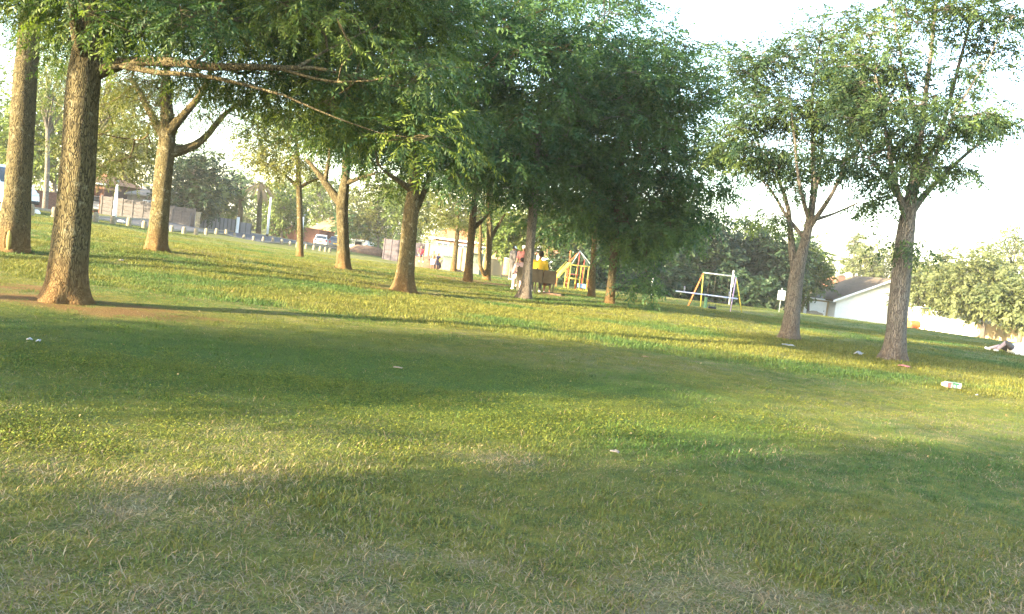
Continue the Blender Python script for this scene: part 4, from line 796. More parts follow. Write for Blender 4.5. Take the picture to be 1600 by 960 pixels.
r, p = root_at('white_post', 'pale pole with a wide white upper plate behind the swing frame', 'post', 1139, 64); mb = MB(); mb.tube([(0, 0, -.1), (0, 0, 2.3)], .05, 8); mb.build('post', GALV, r); mb = MB(); mb.box((0, -.06, 1.75), (.13, .03, .9), bev=.01); mb.build('plate', WHITE, r)
mb = MB(); mb.tube([(.0, 0, 2.25), (.0, 0, 2.5)], .07, 8); mb.build('cap', GALV, r)
r, p = root_at('white_post', 'small white post in front of the thicket, left of the see-saw', 'post', 1017, 66); mb = MB(); mb.tube([(0, 0, -.1), (0, 0, 1.25)], .06, 8); mb.build('post', WHITE, r, True); mb = MB(); mb.ell((0, 0, 1.27), .075, 8, 6); mb.build('cap', CONC_L, r, True)

# ------------------------------------------------------------------ playground
def bar(r, name, a, b, rad, m): mb = MB(); mb.tube([a, b], rad, 8); return mb.build(name, m, r, True)
def swing(label, px, Y, rz, h, L, spread, mats, seats=2, sc=1., thick=.032):
    r, p = root_at('swing_frame', label, 'swing', px, Y, rz); 
    bar(r, 'top_bar', (-L/2, 0, h), (L/2, 0, h), thick*1.1, mats[0])
    for k, (s, t) in enumerate(((-1, -1), (-1, 1), (1, -1), (1, 1))): bar(r, 'leg', (s*L/2, 0, h), (s*(L/2+.28), t*spread, -.1), thick, mats[1+k])
    for s in (-1, 1): mb = MB(); mb.ell((s*L/2, 0, h), thick*1.7, 8, 6); mb.build('joint', GRN, r, True)
    for k in range(seats):
        x = (k+.5)/seats*L*.8-L*.4; mb = MB(); mb.box((x, 0, .42), (.42, .18, .035), bev=.012); s_ = mb.build('seat', BLACK, r)
        for d in (-.19, .19): mb = MB(); mb.tube([(x+d, 0, .43), (x+d*.9, 0, h-.03)], .010, 5); mb.build('chain', OLIVE, s_)
    return r
sw = swing('child swing frame with orange, yellow and mauve legs in front of the thicket', 1117, 47.5, R(-38), 1.88, 1.9, .78, [LGRY, ORA, YEL, PUR, YEL], 2)
r, p = root_at('see_saw', 'long blue and white see-saw plank level on a green post', 'see-saw', 1101, 45.5, R(-3)); mb = MB()
mb.tube([(0, 0, -.1), (0, 0, .66)], .075, 10); mb.build('post', GRN, r); mb = MB(); mb.box((0, 0, .72), (3.15, .26, .07), bev=.02); mb.build('plank', PLANK, r); mb = MB(); mb.tube([(0, -.17, .66), (0, .17, .66)], .06, 8); mb.build('pivot', BLACK, r)
for s in (-1, 1): bar(r, 'handle', (s*1.15, -.12, .76), (s*1.15, -.12, 1.0), .018, GALV); bar(r, 'handle', (s*1.15, .12, .76), (s*1.15, .12, 1.0), .018, GALV); bar(r, 'grip', (s*1.15, -.17, 1.0), (s*1.15, .17, 1.0), .02, PUR)
sw2 = swing('small swing frame with blue and yellow legs beside the tall grey trunk at the right', 1436, 72, R(20), 1.75, 1.6, .55, [LGRY, BLU, YEL, YEL, YEL], 1, thick=.05)
r, p = root_at('play_barrel', 'orange red play barrel under the small right hand swing', 'barrel', 1426, 70, R(20)); mb = MB(); mb.tube([(-.5, 0, .32), (-.46, 0, .32), (.46, 0, .32), (.5, 0, .32)], [.26, .32, .32, .26], 16); mb.build('barrel', ORA, r); 
for x in (-.35, .35): mb = MB(); mb.box((x, 0, .05), (.1, .6, .2)); mb.build('foot', REDP, r)
def climbing():
    r, p = root_at('climbing_frame', 'yellow climbing frame with a slide and a coloured pole roof', 'climbing frame', 901, 52, R(6)); s = .75; h = 1.5; W2 = .72
    X = [-.65, -.02, .42, .68]
    for x in X:
        for y in (-W2, W2): bar(r, 'upright', (x, y, -.1), (x, y, h), .035, YEL if x < .6 else (ORA if y > 0 else YEL))
    for y in (-W2, W2):
        for z in (h, .02+.08, .72): 
            for a, b in ((X[0], X[1]), (X[1], X[2]), (X[2], X[3])):
                if z in (h, .1) or (a == X[0]): bar(r, 'rail', (a+.035, y, z), (b-.035, y, z), .03, YEL)
    for x in (X[0], X[3]):
        for z in (h, .75, .4): bar(r, 'crossbar', (x, -W2+.04, z), (x, W2-.04, z), .025, YEL if z == h else REDP)
    for y in (-.4, 0, .4): bar(r, 'rung', (X[0]+.05, y, h-.02), (X[3]-.05, y, h-.02), .018, LGRY)
    ap = (-.1, 0, 2.35)
    for (x, y, m) in ((-.62, -W2, LGRY), (.62, -W2, LGRY), (-.62, W2, ORA), (.62, W2, LGRY)): bar(r, 'roof_pole', (x, y, h+.03), ap, .03, m)
    for (x, y, m, z) in ((-.62, .2, ORA, 2.3), (-.1, .0, REDP, 2.3), (.2, -.2, REDP, 1.9)): bar(r, 'mast', (x, y, .1), (x, y, z), .03, m)
    mb = MB(); mb.box((-.35, .1, .95), (.5, 1.0, .05)); mb.build('deck', REDP, r)
    mb = MB(); mb.box((.62, .3, .55), (.03, .5, .5)); mb.build('side_panel', REDP, r); mb = MB(); mb.box((.2, -.3, .35), (.5, .04, .25)); mb.build('side_panel', BLU, r)
    sl = MB(); a = Vector((-.68, -.3, 1.62)); b = Vector((-1.40, -.65, .70)); n = Vector((.45, -.9, 0)).normalized()*.24
    d = b-a; q = d.normalized(); upn = n.normalized().cross(q); upn = upn if upn.z > 0 else -upn
    V = [a-n, a+n, b+n, b-n]; V = V + [v-upn*.05 for v in V]; sl.add(V, [(0, 1, 2, 3), (7, 6, 5, 4), (0, 4, 5, 1), (1, 5, 6, 2), (2, 6, 7, 3), (3, 7, 4, 0)]); fix_normals(sl.build('slide', YEL, r))
    for k in (-1, 1): bar(r, 'slide_rail', a+n*k+upn*.07, b+n*k+upn*.07, .03, YEL)
    bar(r, 'slide_leg', b+Vector((.05, 0, -.02)), (b.x+.05, b.y, -.1), .03, ORA)
climbing()
r, p = root_at('seat_tyres', 'dark low play seat just right of the see-saw post', 'play seat', 1112, 46.5); mb = MB(); mb.box((0, 0, .1), (.4, .25, .12), bev=.03); mb.build('seat', BLACK, r); bar(r, 'handle', (-.15, 0, .14), (-.17, 0, .30), .02, BLACK); bar(r, 'handle', (.15, 0, .14), (.17, 0, .30), .02, BLACK)

# ------------------------------------------------------------------ bins, mound, rocks
def drum(name, label, px, Y, h, rad, m, z=0., rz=0):
    r, p = root_at(name, label, 'bin', px, Y, rz); mb = MB(); mb.tube([(0, 0, z), (0, 0, z+.03), (0, 0, z+h*.33), (0, 0, z+h*.36), (0, 0, z+h*.66), (0, 0, z+h*.69), (0, 0, z+h)], [rad*.97, rad, rad, rad*1.04, rad, rad*1.04, rad], 16); mb.build('drum', m, r)
    mb = MB(); mb.tube([(0, 0, z+h), (0, 0, z+h+.03)], [rad*1.05, rad*1.05], 16); mb.build('rim', GALV, r)
    if z > 0:
        for s in (-1, 1): bar(r, 'leg', (s*rad*1.1, 0, -.1), (s*rad*1.1, 0, z+h*.6), .025, BLACK)
drum('litter_bin', 'rusty brown litter drum hung between two legs left of the bench', 791, 50, .92, .27, BIN_B, .35)
def box_bin(label, px, Y, w, h, m):
    r, p = root_at('wheelie_bin', label, 'bin', px, Y, R(-10)); mb = MB(); V = [(-w*.42, -w*.42, .05), (w*.42, -w*.42, .05), (w*.42, w*.42, .05), (-w*.42, w*.42, .05), (-w/2, -w/2, h), (w/2, -w/2, h), (w/2, w/2, h), (-w/2, w/2, h)]
    mb.add(V, [(3, 2, 1, 0), (4, 5, 6, 7), (0, 1, 5, 4), (1, 2, 6, 5), (2, 3, 7, 6), (3, 0, 4, 7)]); mb.build('bin', m, r); mb = MB(); mb.box((0, 0, h+.04), (w*1.08, w*1.12, .07), bev=.03); mb.build('lid', m, r)
    for s in (-1, 1): mb = MB(); mb.tube([(s*w*.36-.03, w*.45, .1), (s*w*.36+.03, w*.45, .1)], .1, 10); mb.build('wheel', RUB, r)
box_bin('green bin standing beside the dark shaded trunk', 742, 44, .55, 1.0, BIN_G); box_bin('grey bin behind the crouching child in yellow', 699, 60, .7, 1.0, BIN_G)
def mound(label, px, Y, rx, ry, h, m, name='boulder', seed=1):
    p = on_ground(px, Y); rng = np.random.default_rng(seed); mb = MB(); mb.ell((0, 0, 0), (rx, ry, h), 22, 14); V = np.array(mb.v); k = 1+.22*(fbm(V[:, 0]*2.2+seed, V[:, 2]*2.5+V[:, 1]*2, seed, 3)-.5)*2; V *= k[:, None]; mb.v = [tuple(v) for v in V]; return tag(mb.build(name, m, None, True, p), label, 'boulder')
MNDM = mat('dark_earth', (.12, .075, .05), .95, .35, 5, .6)
mound('long dark brown boulder the child in red sits on', 664, 63, 1.35, .9, .95, MNDM, seed=3); mound('low dark mound right of the crouching child', 703, 62, .9, .6, .3, MNDM, seed=5); mound('brown earth heap right of the forked dark trunk', 572, 98, 2.2, 1.2, .95, MNDM, seed=7); mound('rough stone by the garage door', 1273, 89, .9, .5, .45, CONC, seed=9)
mound('white painted stone near the second bollard', 56, 43, .22, .16, .2, WHITE, seed=11); mound('white painted stone on the grass right of the lamp pole', 189, 58, .3, .2, .24, WHITE, seed=13)

# ------------------------------------------------------------------ bench
def bench():
    r, p = root_at('park_bench', 'bench with a solid olive back of three boards, seen from behind', 'bench', 835, 31, R(-2)); L = 1.42
    for k in range(3): mb = MB(); mb.box((-L/2+L*(k+.5)/3, 0, .60), (L/3-.025, .05, .46), bev=.012); mb.build('backboard', OLIVE, r)
    for k in range(3): mb = MB(); mb.box((0, .14+.13*k, .43), (L, .11, .04), bev=.01); mb.build('seat_slat', OLIVE, r)
    for x in (-L/2+.08, 0, L/2-.08):
        for y in (.06, .42): mb = MB(); mb.box((x, y, .19), (.05, .05, .46)); mb.build('leg', OLIVE, r)
        mb = MB(); mb.box((x, .27, .39), (.04, .5, .035)); mb.build('seat_support', OLIVE, r)
        mb = MB(); mb.box((x, .045, .62), (.05, .03, .5)); mb.build('back_support', OLIVE, r)
    mb = MB(); mb.box((L*.42, .1, .02), (.7, .5, .08), bev=.02); mb.build('footing', MNDM, r)
    return r
BEN = bench()

# ------------------------------------------------------------------ people
def capsule(mb, a, b, ra, rb, n=10):
    a, b = Vector(a), Vector(b); d = (b-a); 
    if d.length < 1e-5: d = Vector((0, 0, .001))
    d.normalize(); pts = []; rr = []
    for t in (-1, -.8, -.4): pts.append(a+d*ra*t); rr.append(ra*math.sqrt(max(.003, 1-t*t)))
    pts.append(a); rr.append(ra); pts.append(b); rr.append(rb)
    for t in (.4, .8, 1): pts.append(b+d*rb*t); rr.append(rb*math.sqrt(max(.003, 1-t*t)))
    mb.tube(pts, rr, n)
def remesh(o, vs, smooth=3):
    m = o.modifiers.new('skin', 'REMESH'); m.mode = 'VOXEL'; m.voxel_size = vs; m.use_smooth_shade = True
    s = o.modifiers.new('smooth', 'SMOOTH'); s.iterations = smooth; s.factor = .5; return o
ST = dict(pel=(0, 0, .93), chest=(0, .0, 1.27), neck=(0, .0, 1.45), head=(0, .03, 1.60), shL=(-.18, 0, 1.40), shR=(.18, 0, 1.40), elL=(-.24, .0, 1.12), elR=(.24, .0, 1.12), wrL=(-.23, .12, .88), wrR=(.23, .12, .88),
          hiL=(-.09, 0, .90), hiR=(.09, 0, .90), knL=(-.1, .03, .50), knR=(.1, .05, .50), anL=(-.1, -.01, .09), anR=(.11, .02, .09), toL=(-.12, .15, .04), toR=(.14, .18, .04))
SIT = dict(pel=(0, 0, .53), chest=(0, -.03, .86), neck=(0, 0, 1.04), head=(0, .04, 1.19), shL=(-.19, -.01, .98), shR=(.19, -.01, .98), elL=(-.25, .04, .72), elR=(.25, .04, .72), wrL=(-.15, .27, .60), wrR=(.15, .27, .60),
           hiL=(-.1, .02, .52), hiR=(.1, .02, .52), knL=(-.12, .44, .52), knR=(.14, .44, .52), anL=(-.12, .44, .09), anR=(.15, .46, .09), toL=(-.13, .60, .04), toR=(.18, .62, .04))
def person(label, loc, rz, J, parts, hair=HAIR, scale=1., cap=None, lie=None, group=None, shoes=True):
    r = thing('person', label, 'person', loc, rz, group); V = {k: Vector(v)*scale for k, v in J.items()}; s = scale; b = MB(); w = 1.
    hd = V['head']; nk = V['neck']; f = Vector((0, 1, 0)); f = (f - (hd-nk).normalized()*f.dot((hd-nk).normalized())).normalized(); upn = (hd-nk).normalized(); sd = f.cross(upn)
    seg = {'torso': [('pel', 'chest', .135, .15)], 'belly': [('hiL', 'hiR', .115, .115)], 'shoulder': [('shL', 'chest', .075, .12), ('shR', 'chest', .075, .12), ('chest', 'neck', .12, .055)],
           'uarm': [('shL', 'elL', .062, .045), ('shR', 'elR', .062, .045)], 'farm': [('elL', 'wrL', .044, .030), ('elR', 'wrR', .044, .030)], 'thigh': [('hiL', 'knL', .098, .062), ('hiR', 'knR', .098, .062)], 'calf': [('knL', 'anL', .060, .038), ('knR', 'anR', .060, .038)], 'foot': [('anL', 'toL', .042, .032), ('anR', 'toR', .042, .032)]}
    for g in seg:
        for a, c, ra, rb in seg[g]: capsule(b, V[a], V[c], ra*s, rb*s)
    capsule(b, nk, hd, .05*s, .05*s); q = Matrix((sd, f, upn)).transposed(); b.ell(hd+upn*.02*s, (.076*s, .096*s, .115*s), 16, 12, q); capsule(b, hd+f*.05*s-upn*.05*s, hd+f*.065*s-upn*.06*s, .05*s, .035*s)
    capsule(b, hd+f*.09*s, hd+f*.108*s-upn*.025*s, .010*s, .016*s, 6)
    for e in (-1, 1): b.ell(hd+sd*e*.078*s-f*.005*s, (.012*s, .022*s, .032*s), 8, 6, q)
    for S, e in (('L', -1), ('R', 1)):
        wv, el = V['wr'+S], V['el'+S]; d = (wv-el).normalized(); side = d.cross(Vector((0, 0, 1))); side = side.normalized() if side.length > .05 else Vector((1, 0, 0)); nrm = side.cross(d)
        capsule(b, wv, wv+d*.075*s, .028*s, .034*s, 8)
        for k, l in enumerate((.062, .075, .07, .055)):
            o = wv+d*.09*s+side*(k-1.5)*.019*s; m1 = o+d*l*.5*s-nrm*.008*s; capsule(b, o, m1, .0095*s, .009*s, 6); capsule(b, m1, m1+d*l*.42*s-nrm*.022*s, .009*s, .0075*s, 6)
        o = wv+d*.03*s-side*.032*s; capsule(b, o, o+d*.04*s-side*.025*s, .012*s, .010*s, 6); capsule(b, o+d*.04*s-side*.025*s, o+d*.068*s-side*.03*s, .010*s, .008*s, 6)
    remesh(b.build('body', SKIN, r, True), .017*max(s, .75), 2)
    for nm, m, segs, infl in parts:
        c = MB()
        for g in segs:
            for it in seg[g.split(':')[0]]:
                a, e, ra, rb = it; A, E = V[a], V[e]
                if ':' in g: t = float(g.split(':')[1]); E = A+(E-A)*t; rb = ra+(rb-ra)*t
                capsule(c, A, E, (ra+infl)*s, (rb+infl)*s)
        remesh(c.build(nm, m, r, True), .024*max(s, .8), 2)
    h = MB()
    if cap: 
        h.ell(hd+upn*.055*s, (.088*s, .106*s, .085*s), 14, 8, q); capsule(h, hd+f*.08*s+upn*.05*s, hd+f*.15*s+upn*.04*s, .03*s, .02*s, 8); remesh(h.build('cap', cap, r, True), .014*s, 2); h = MB()
    h.ell(hd+upn*.035*s-f*.022*s, (.083*s, .090*s, .108*s), 16, 10, q); remesh(h.build('hair', hair, r, True), .014*s, 1)
    for e in (-1, 1): m = MB(); m.ell(hd+f*.088*s+sd*e*.032*s+upn*.012*s, (.012*s, .008*s, .008*s), 8, 6, q); m.build('eye', EYEM, r, True)
    if shoes:
        for S in 'LR': c = MB(); capsule(c, V['an'+S]-Vector((0, 0, .03*s)), V['to'+S], .052*s, .042*s); remesh(c.build('shoe', SHOE, r, True), .015*s, 2)
    return r
TOP = ['torso', 'shoulder', 'uarm:.7']; LONG = ['torso', 'shoulder', 'uarm', 'farm:.9']; PANTS = ['belly', 'thigh', 'calf:.9']; SHORTS = ['belly', 'thigh:.85']
def mod(J, **k): d = dict(J); d.update(k); return d
bp = np.array(BEN.location)
def onb(dx, dy=.24, dz=-.04): return (bp[0]+dx, bp[1]+dy, bp[2]+dz)
person('man in a yellow shirt sitting on the bench with his back turned', onb(.06), R(4), mod(SIT, head=(0.02, .02, 1.22), wrR=(.30, .16, .72), elR=(.27, .0, .74)), [('shirt', SHY, TOP, .018), ('trousers', GRYC, PANTS, .012)], scale=1.12)
person('person in a pale pink top leaning forward at the left end of the bench', onb(-.52), R(18), mod(SIT, chest=(0, .05, .82), neck=(0, .13, .97), head=(.02, .2, 1.07), shL=(-.19, .1, .92), shR=(.19, .1, .92), elL=(-.23, .24, .68), elR=(.23, .24, .68), wrL=(-.1, .42, .66), wrR=(.1, .42, .66)), [('top', SHP, LONG, .018), ('trousers', SHP, PANTS, .014)], scale=1.0)
person('child with dark hair sitting low at the right end of the bench', onb(.36, .26), R(-10), mod(SIT, knL=(-.1, .40, .52), anL=(-.1, .42, .12)), [('shirt', MARO, TOP, .018), ('shorts', GRYC, SHORTS, .015)], scale=.82)
p = on_ground(812, 34.5); person('person in maroon with a white cap standing in front of the bench', p, R(170), ST, [('shirt', MARO, TOP, .02), ('trousers', GRYC, PANTS, .015)], cap=SHW, scale=.94)
p = on_ground(797, 43); person('person in dark grey with a white cap standing beside the brown drum', p, R(-60), mod(ST, toL=(-.14, .2, .04)), [('jacket', GRYC, LONG, .03), ('trousers', GRYC, PANTS, .025)], cap=SHW, scale=.96)
KG = 'children by the boulder'
p = on_ground(655, 62); person('child in a red top sitting on the dark boulder', (p[0], p[1]-.1, p[2]+.42), R(200), SIT, [('top', SHR, TOP, .02), ('shorts', SHN, SHORTS, .015)], scale=.86, group=KG)
p = on_ground(675, 60.5); person('child with bare chest and white shorts standing by the boulder', p, R(175), mod(ST, wrL=(-.10, .2, 1.22), elL=(-.25, .08, 1.15)), [('shorts', SHW, SHORTS, .03)], scale=.74, group=KG, shoes=False)
p = on_ground(683, 60.8); person('child in navy standing close beside the child in white shorts', p, R(150), ST, [('shirt', SHN, TOP, .02), ('shorts', SHN, SHORTS, .02)], scale=.68, group=KG)
BEND = mod(ST, pel=(0, -.12, .78), chest=(0, .16, .98), neck=(0, .32, 1.05), head=(0, .44, 1.08), shL=(-.18, .26, 1.02), shR=(.18, .26, 1.02), elL=(-.2, .36, .76), elR=(.2, .36, .76), wrL=(-.12, .42, .52), wrR=(.12, .42, .52), hiL=(-.09, -.12, .76), hiR=(.09, -.12, .76), knL=(-.12, .12, .46), knR=(.12, .12, .46), anL=(-.12, -.05, .09), anR=(.12, -.05, .09), toL=(-.13, .1, .04), toR=(.13, .1, .04))
p = on_ground(690, 60); person('child in a bright yellow top bending over towards the ground', p, R(-70), BEND, [('top', SHY, TOP, .025), ('shorts', GRYC, SHORTS, .015)], scale=.92, group=KG)
LIE = dict(pel=(0, 0, .16), chest=(.32, .06, .22), neck=(.50, .1, .30), head=(.60, .10, .42), shL=(.40, -.10, .28), shR=(.42, .22, .24), elL=(.48, -.22, .10), elR=(.55, .32, .10), wrL=(.68, -.28, .06), wrR=(.72, .22, .06), hiL=(0, -.08, .15), hiR=(-.02, .1, .14), knL=(-.34, -.22, .36), knR=(-.38, .08, .20), anL=(-.56, -.16, .08), anR=(-.72, .1, .08), toL=(-.66, -.2, .05), toR=(-.84, .1, .08))
p = on_ground(1581, 30); person('person in white reclining on the grass with dark shorts and a red cap', p, R(-6), LIE, [('shirt', SHW, ['torso', 'shoulder', 'uarm', 'belly'], .05), ('trousers', GRYC, ['thigh:.95'], .03), ('leggings', SHP, ['calf'], .012)], cap=SHR, scale=.98)
p = on_ground(1602, 29.6); mb = MB(); mb.ell((0, 0, .03), (.36, .28, .17), 22, 14); V = np.array(mb.v); V *= (1+.25*(fbm(V[:, 0]*4, V[:, 1]*4+V[:, 2]*3, 3, 3)-.5))[:, None]; mb.v = [tuple(v) for v in V]; tag(mb.build('blanket', SHW, None, True, p), 'crumpled white blanket beside the reclining person', 'blanket')

# ------------------------------------------------------------------ litter and fallen leaves
def carton():
    r, p = root_at('carton', 'white drink carton with green and pink print lying on the right lawn', 'carton', 1486, 15.4, R(5), py=600); mb = MB(); mb.box((.02, 0, .07), (.26, .10, .10), bev=.006); mb.build('carton', PAPER, r)
    for x, w, m in ((-.072, .06, PINK), (.045, .115, GREENP)): mb = MB(); mb.box((x, -.0515, .07), (w, .003, .085)); mb.build('print', m, r)
    mb = MB(); mb.box((.045, -.0, .1215), (.10, .085, .003)); mb.build('print', GREENP, r); mb = MB(); mb.box((-.02, -.053, .112), (.10, .003, .008)); mb.build('print', BLACK, r)
    for x, z in ((.035, .06), (.098, .058)): mb = MB(); mb.box((x-.012, -.0545, z), (.036, .003, .05), bev=.001); mb.build('print', PAPER, r)
    mb = MB(); mb.prism([(-.17, .045), (-.11, .022), (-.11, .118), (-.17, .095)], -.035, .035); fix_normals(mb.build('spout', mat('tan_card', (.55, .45, .30), .8, .1, 9), r)); 
carton()
def crumple(name, label, px, Y, sx, sy, h, m, seed, cat='litter', py=560):
    p = on_ground(px, Y, py); n = 9; u = np.linspace(-1, 1, n); X, Yy = np.meshgrid(u, u); Z = h*(.2+1.3*fbm(X*1.7+seed, Yy*1.9+seed*3, seed, 3))*(1-.5*(X**2+Yy**2)/2); e = 1+.25*(vnoise(X*2+seed, Yy*2, seed)-.5)
    V = np.stack([X*sx*e, Yy*sy*e, Z+.02], -1).reshape(-1, 3); i = np.arange(n-1)[:, None]*n+np.arange(n-1)[None]; Q = np.stack([i, i+1, i+n+1, i+n], -1).reshape(-1, 4); o = np_mesh(name, V, [Q], m, None, False, None, p); o.rotation_euler[2] = seed
    sm = o.modifiers.new('thick', 'SOLIDIFY'); sm.thickness = .004; return tag(o, label, cat)
crumple('paper_scrap', 'crumpled white paper on the grass left of the tall grey trunk', 1341, 20.0, .17, .09, .10, PAPER, 1)
crumple('paper_scrap', 'flat scrap of wrapper with pink print just right of the tall grey trunk', 1413, 18.4, .13, .07, .04, PINK, 2)
crumple('plastic_scrap', 'thin pale plastic strip on the grass below the low forked tree', 1231, 20.6, .14, .05, .05, CLEAR, 3)
crumple('plastic_wrapper', 'small crumpled white wrapper on the shaded grass at the far left', 46, 9.05, .028, .02, .03, PAPER, 4); crumple('plastic_wrapper', 'torn grey wrapper beside the white one at the far left', 60, 9.05, .04, .02, .03, CLEAR, 5)
crumple('paper_scrap', 'pale tan scrap on the shaded grass in mid lawn', 621, 9.9, .055, .02, .02, BEIGE, 6); crumple('paper_scrap', 'tiny white scrap right of the drink carton', 1526, 14.6, .03, .02, .03, PAPER, 7)
crumple('paper_scrap', 'pale flowery scrap on the grass beyond the nearest trunk', 190, 20.5, .08, .05, .05, BEIGE, 8)
crumple('fallen_leaf', 'curled tan leaf lying on the yellow lit band of grass', 960, 6.75, .035, .022, .03, BEIGE, 9, 'leaf', 700)
crumple('dry_leaf_bundle', 'brown scrap on the bright grass at mid right', 1008, 13.5, .05, .03, .03, THATCH, 10, 'leaf', 540)

# ------------------------------------------------------------------ grass: blades in tufts, laid on the lawn
def grass_mat():
    m = bpy.data.materials.new('grass_blade'); m.use_nodes = True; t = m.node_tree; L = t.links.new
    for n in list(t.nodes): t.nodes.remove(n)
    out = nn(t, 'ShaderNodeOutputMaterial'); a = nn(t, 'ShaderNodeAttribute', attribute_name='gcol', attribute_type='INSTANCER'); k = nn(t, 'ShaderNodeAttribute', attribute_name='bk')
    mx = nn(t, 'ShaderNodeMix', data_type='RGBA', blend_type='MULTIPLY'); mx.inputs[0].default_value = 1; L(a.outputs['Color'], mx.inputs[6]); L(k.outputs['Color'], mx.inputs[7])
    d = nn(t, 'ShaderNodeBsdfPrincipled'); d.inputs['Roughness'].default_value = .6; d.inputs['Specular IOR Level'].default_value = .2; L(mx.outputs[2], d.inputs['Base Color']); tr = nn(t, 'ShaderNodeBsdfTranslucent'); L(mx.outputs[2], tr.inputs[0])
    ms = nn(t, 'ShaderNodeMixShader'); ms.inputs[0].default_value = .3; L(d.outputs[0], ms.inputs[1]); L(tr.outputs[0], ms.inputs[2]); L(ms.outputs[0], out.inputs[0]); return m
GM = grass_mat()
def tuft(seed, n, rad, h, w, lean, broad=False):
    rng = np.random.default_rng(seed); V = []; Q = []; T = []; C = []
    for k in range(n):
        b = np.array([*rng.normal(0, rad, 2), -.01]); az = rng.uniform(0, 6.28); d = np.array([math.cos(az), math.sin(az), 0]); q = np.array([-d[1], d[0], 0]); hh = h*rng.uniform(.5, 1.25); le = np.clip(rng.normal(lean, .25), 0, 1.5); i = len(V)
        col = np.array([rng.uniform(.65, 1.3)]*3)*np.array([rng.uniform(.85, 1.25), 1, rng.uniform(.8, 1.1)])
        if broad:
            z = rng.uniform(.3, 1)*hh; c = b+np.array([0, 0, z]); l = w*rng.uniform(.7, 1.3); t = rng.normal(0, .45); u = np.array([d[0]*math.cos(t), d[1]*math.cos(t), math.sin(t)]); V += [c-u*l*.5, c+q*l*.4, c+u*l*.5, c-q*l*.4]; Q.append((i, i+1, i+2, i+3)); C += [col]*4
        else:
            m_ = b+np.array([0, 0, hh*.5*math.cos(le*.6)])+d*hh*.5*math.sin(le*.6); e = m_+(np.array([0, 0, hh*.5*math.cos(le)])+d*hh*.5*math.sin(le)); ww = w*rng.uniform(.7, 1.3)
            V += [b-q*ww*.5, b+q*ww*.5, m_+q*ww*.45, m_-q*ww*.45, e]; Q.append((i, i+1, i+2, i+3)); T.append((i+3, i+2, i+4)); C += [col]*5
    me = bpy.data.meshes.new('grass_tuft'); V = np.array(V); Fs = [tuple(map(int, q)) for q in Q]+[tuple(map(int, t)) for t in T]; me.from_pydata([tuple(map(float, v)) for v in V], [], Fs); a = me.attributes.new('bk', 'FLOAT_COLOR', 'POINT'); a.data.foreach_set('color', np.hstack([np.array(C), np.ones((len(C), 1))]).astype(np.float32).ravel())
    me.materials.append(GM); return bpy.data.objects.new('grass_tuft', me)
TUFTS = [tuft(1, 34, .065, .034, .0036, 1.0), tuft(2, 34, .07, .029, .0034, 1.25), tuft(3, 16, .03, .056, .0040, .8), tuft(4, 18, .075, .046, .0030, 1.55), tuft(5, 14, .085, .058, .0034, 1.57), tuft(6, 44, .08, .030, .0105, 0, True), tuft(7, 26, .08, .045, .0045, 1.0), tuft(8, 34, .11, .06, .008, .9)]
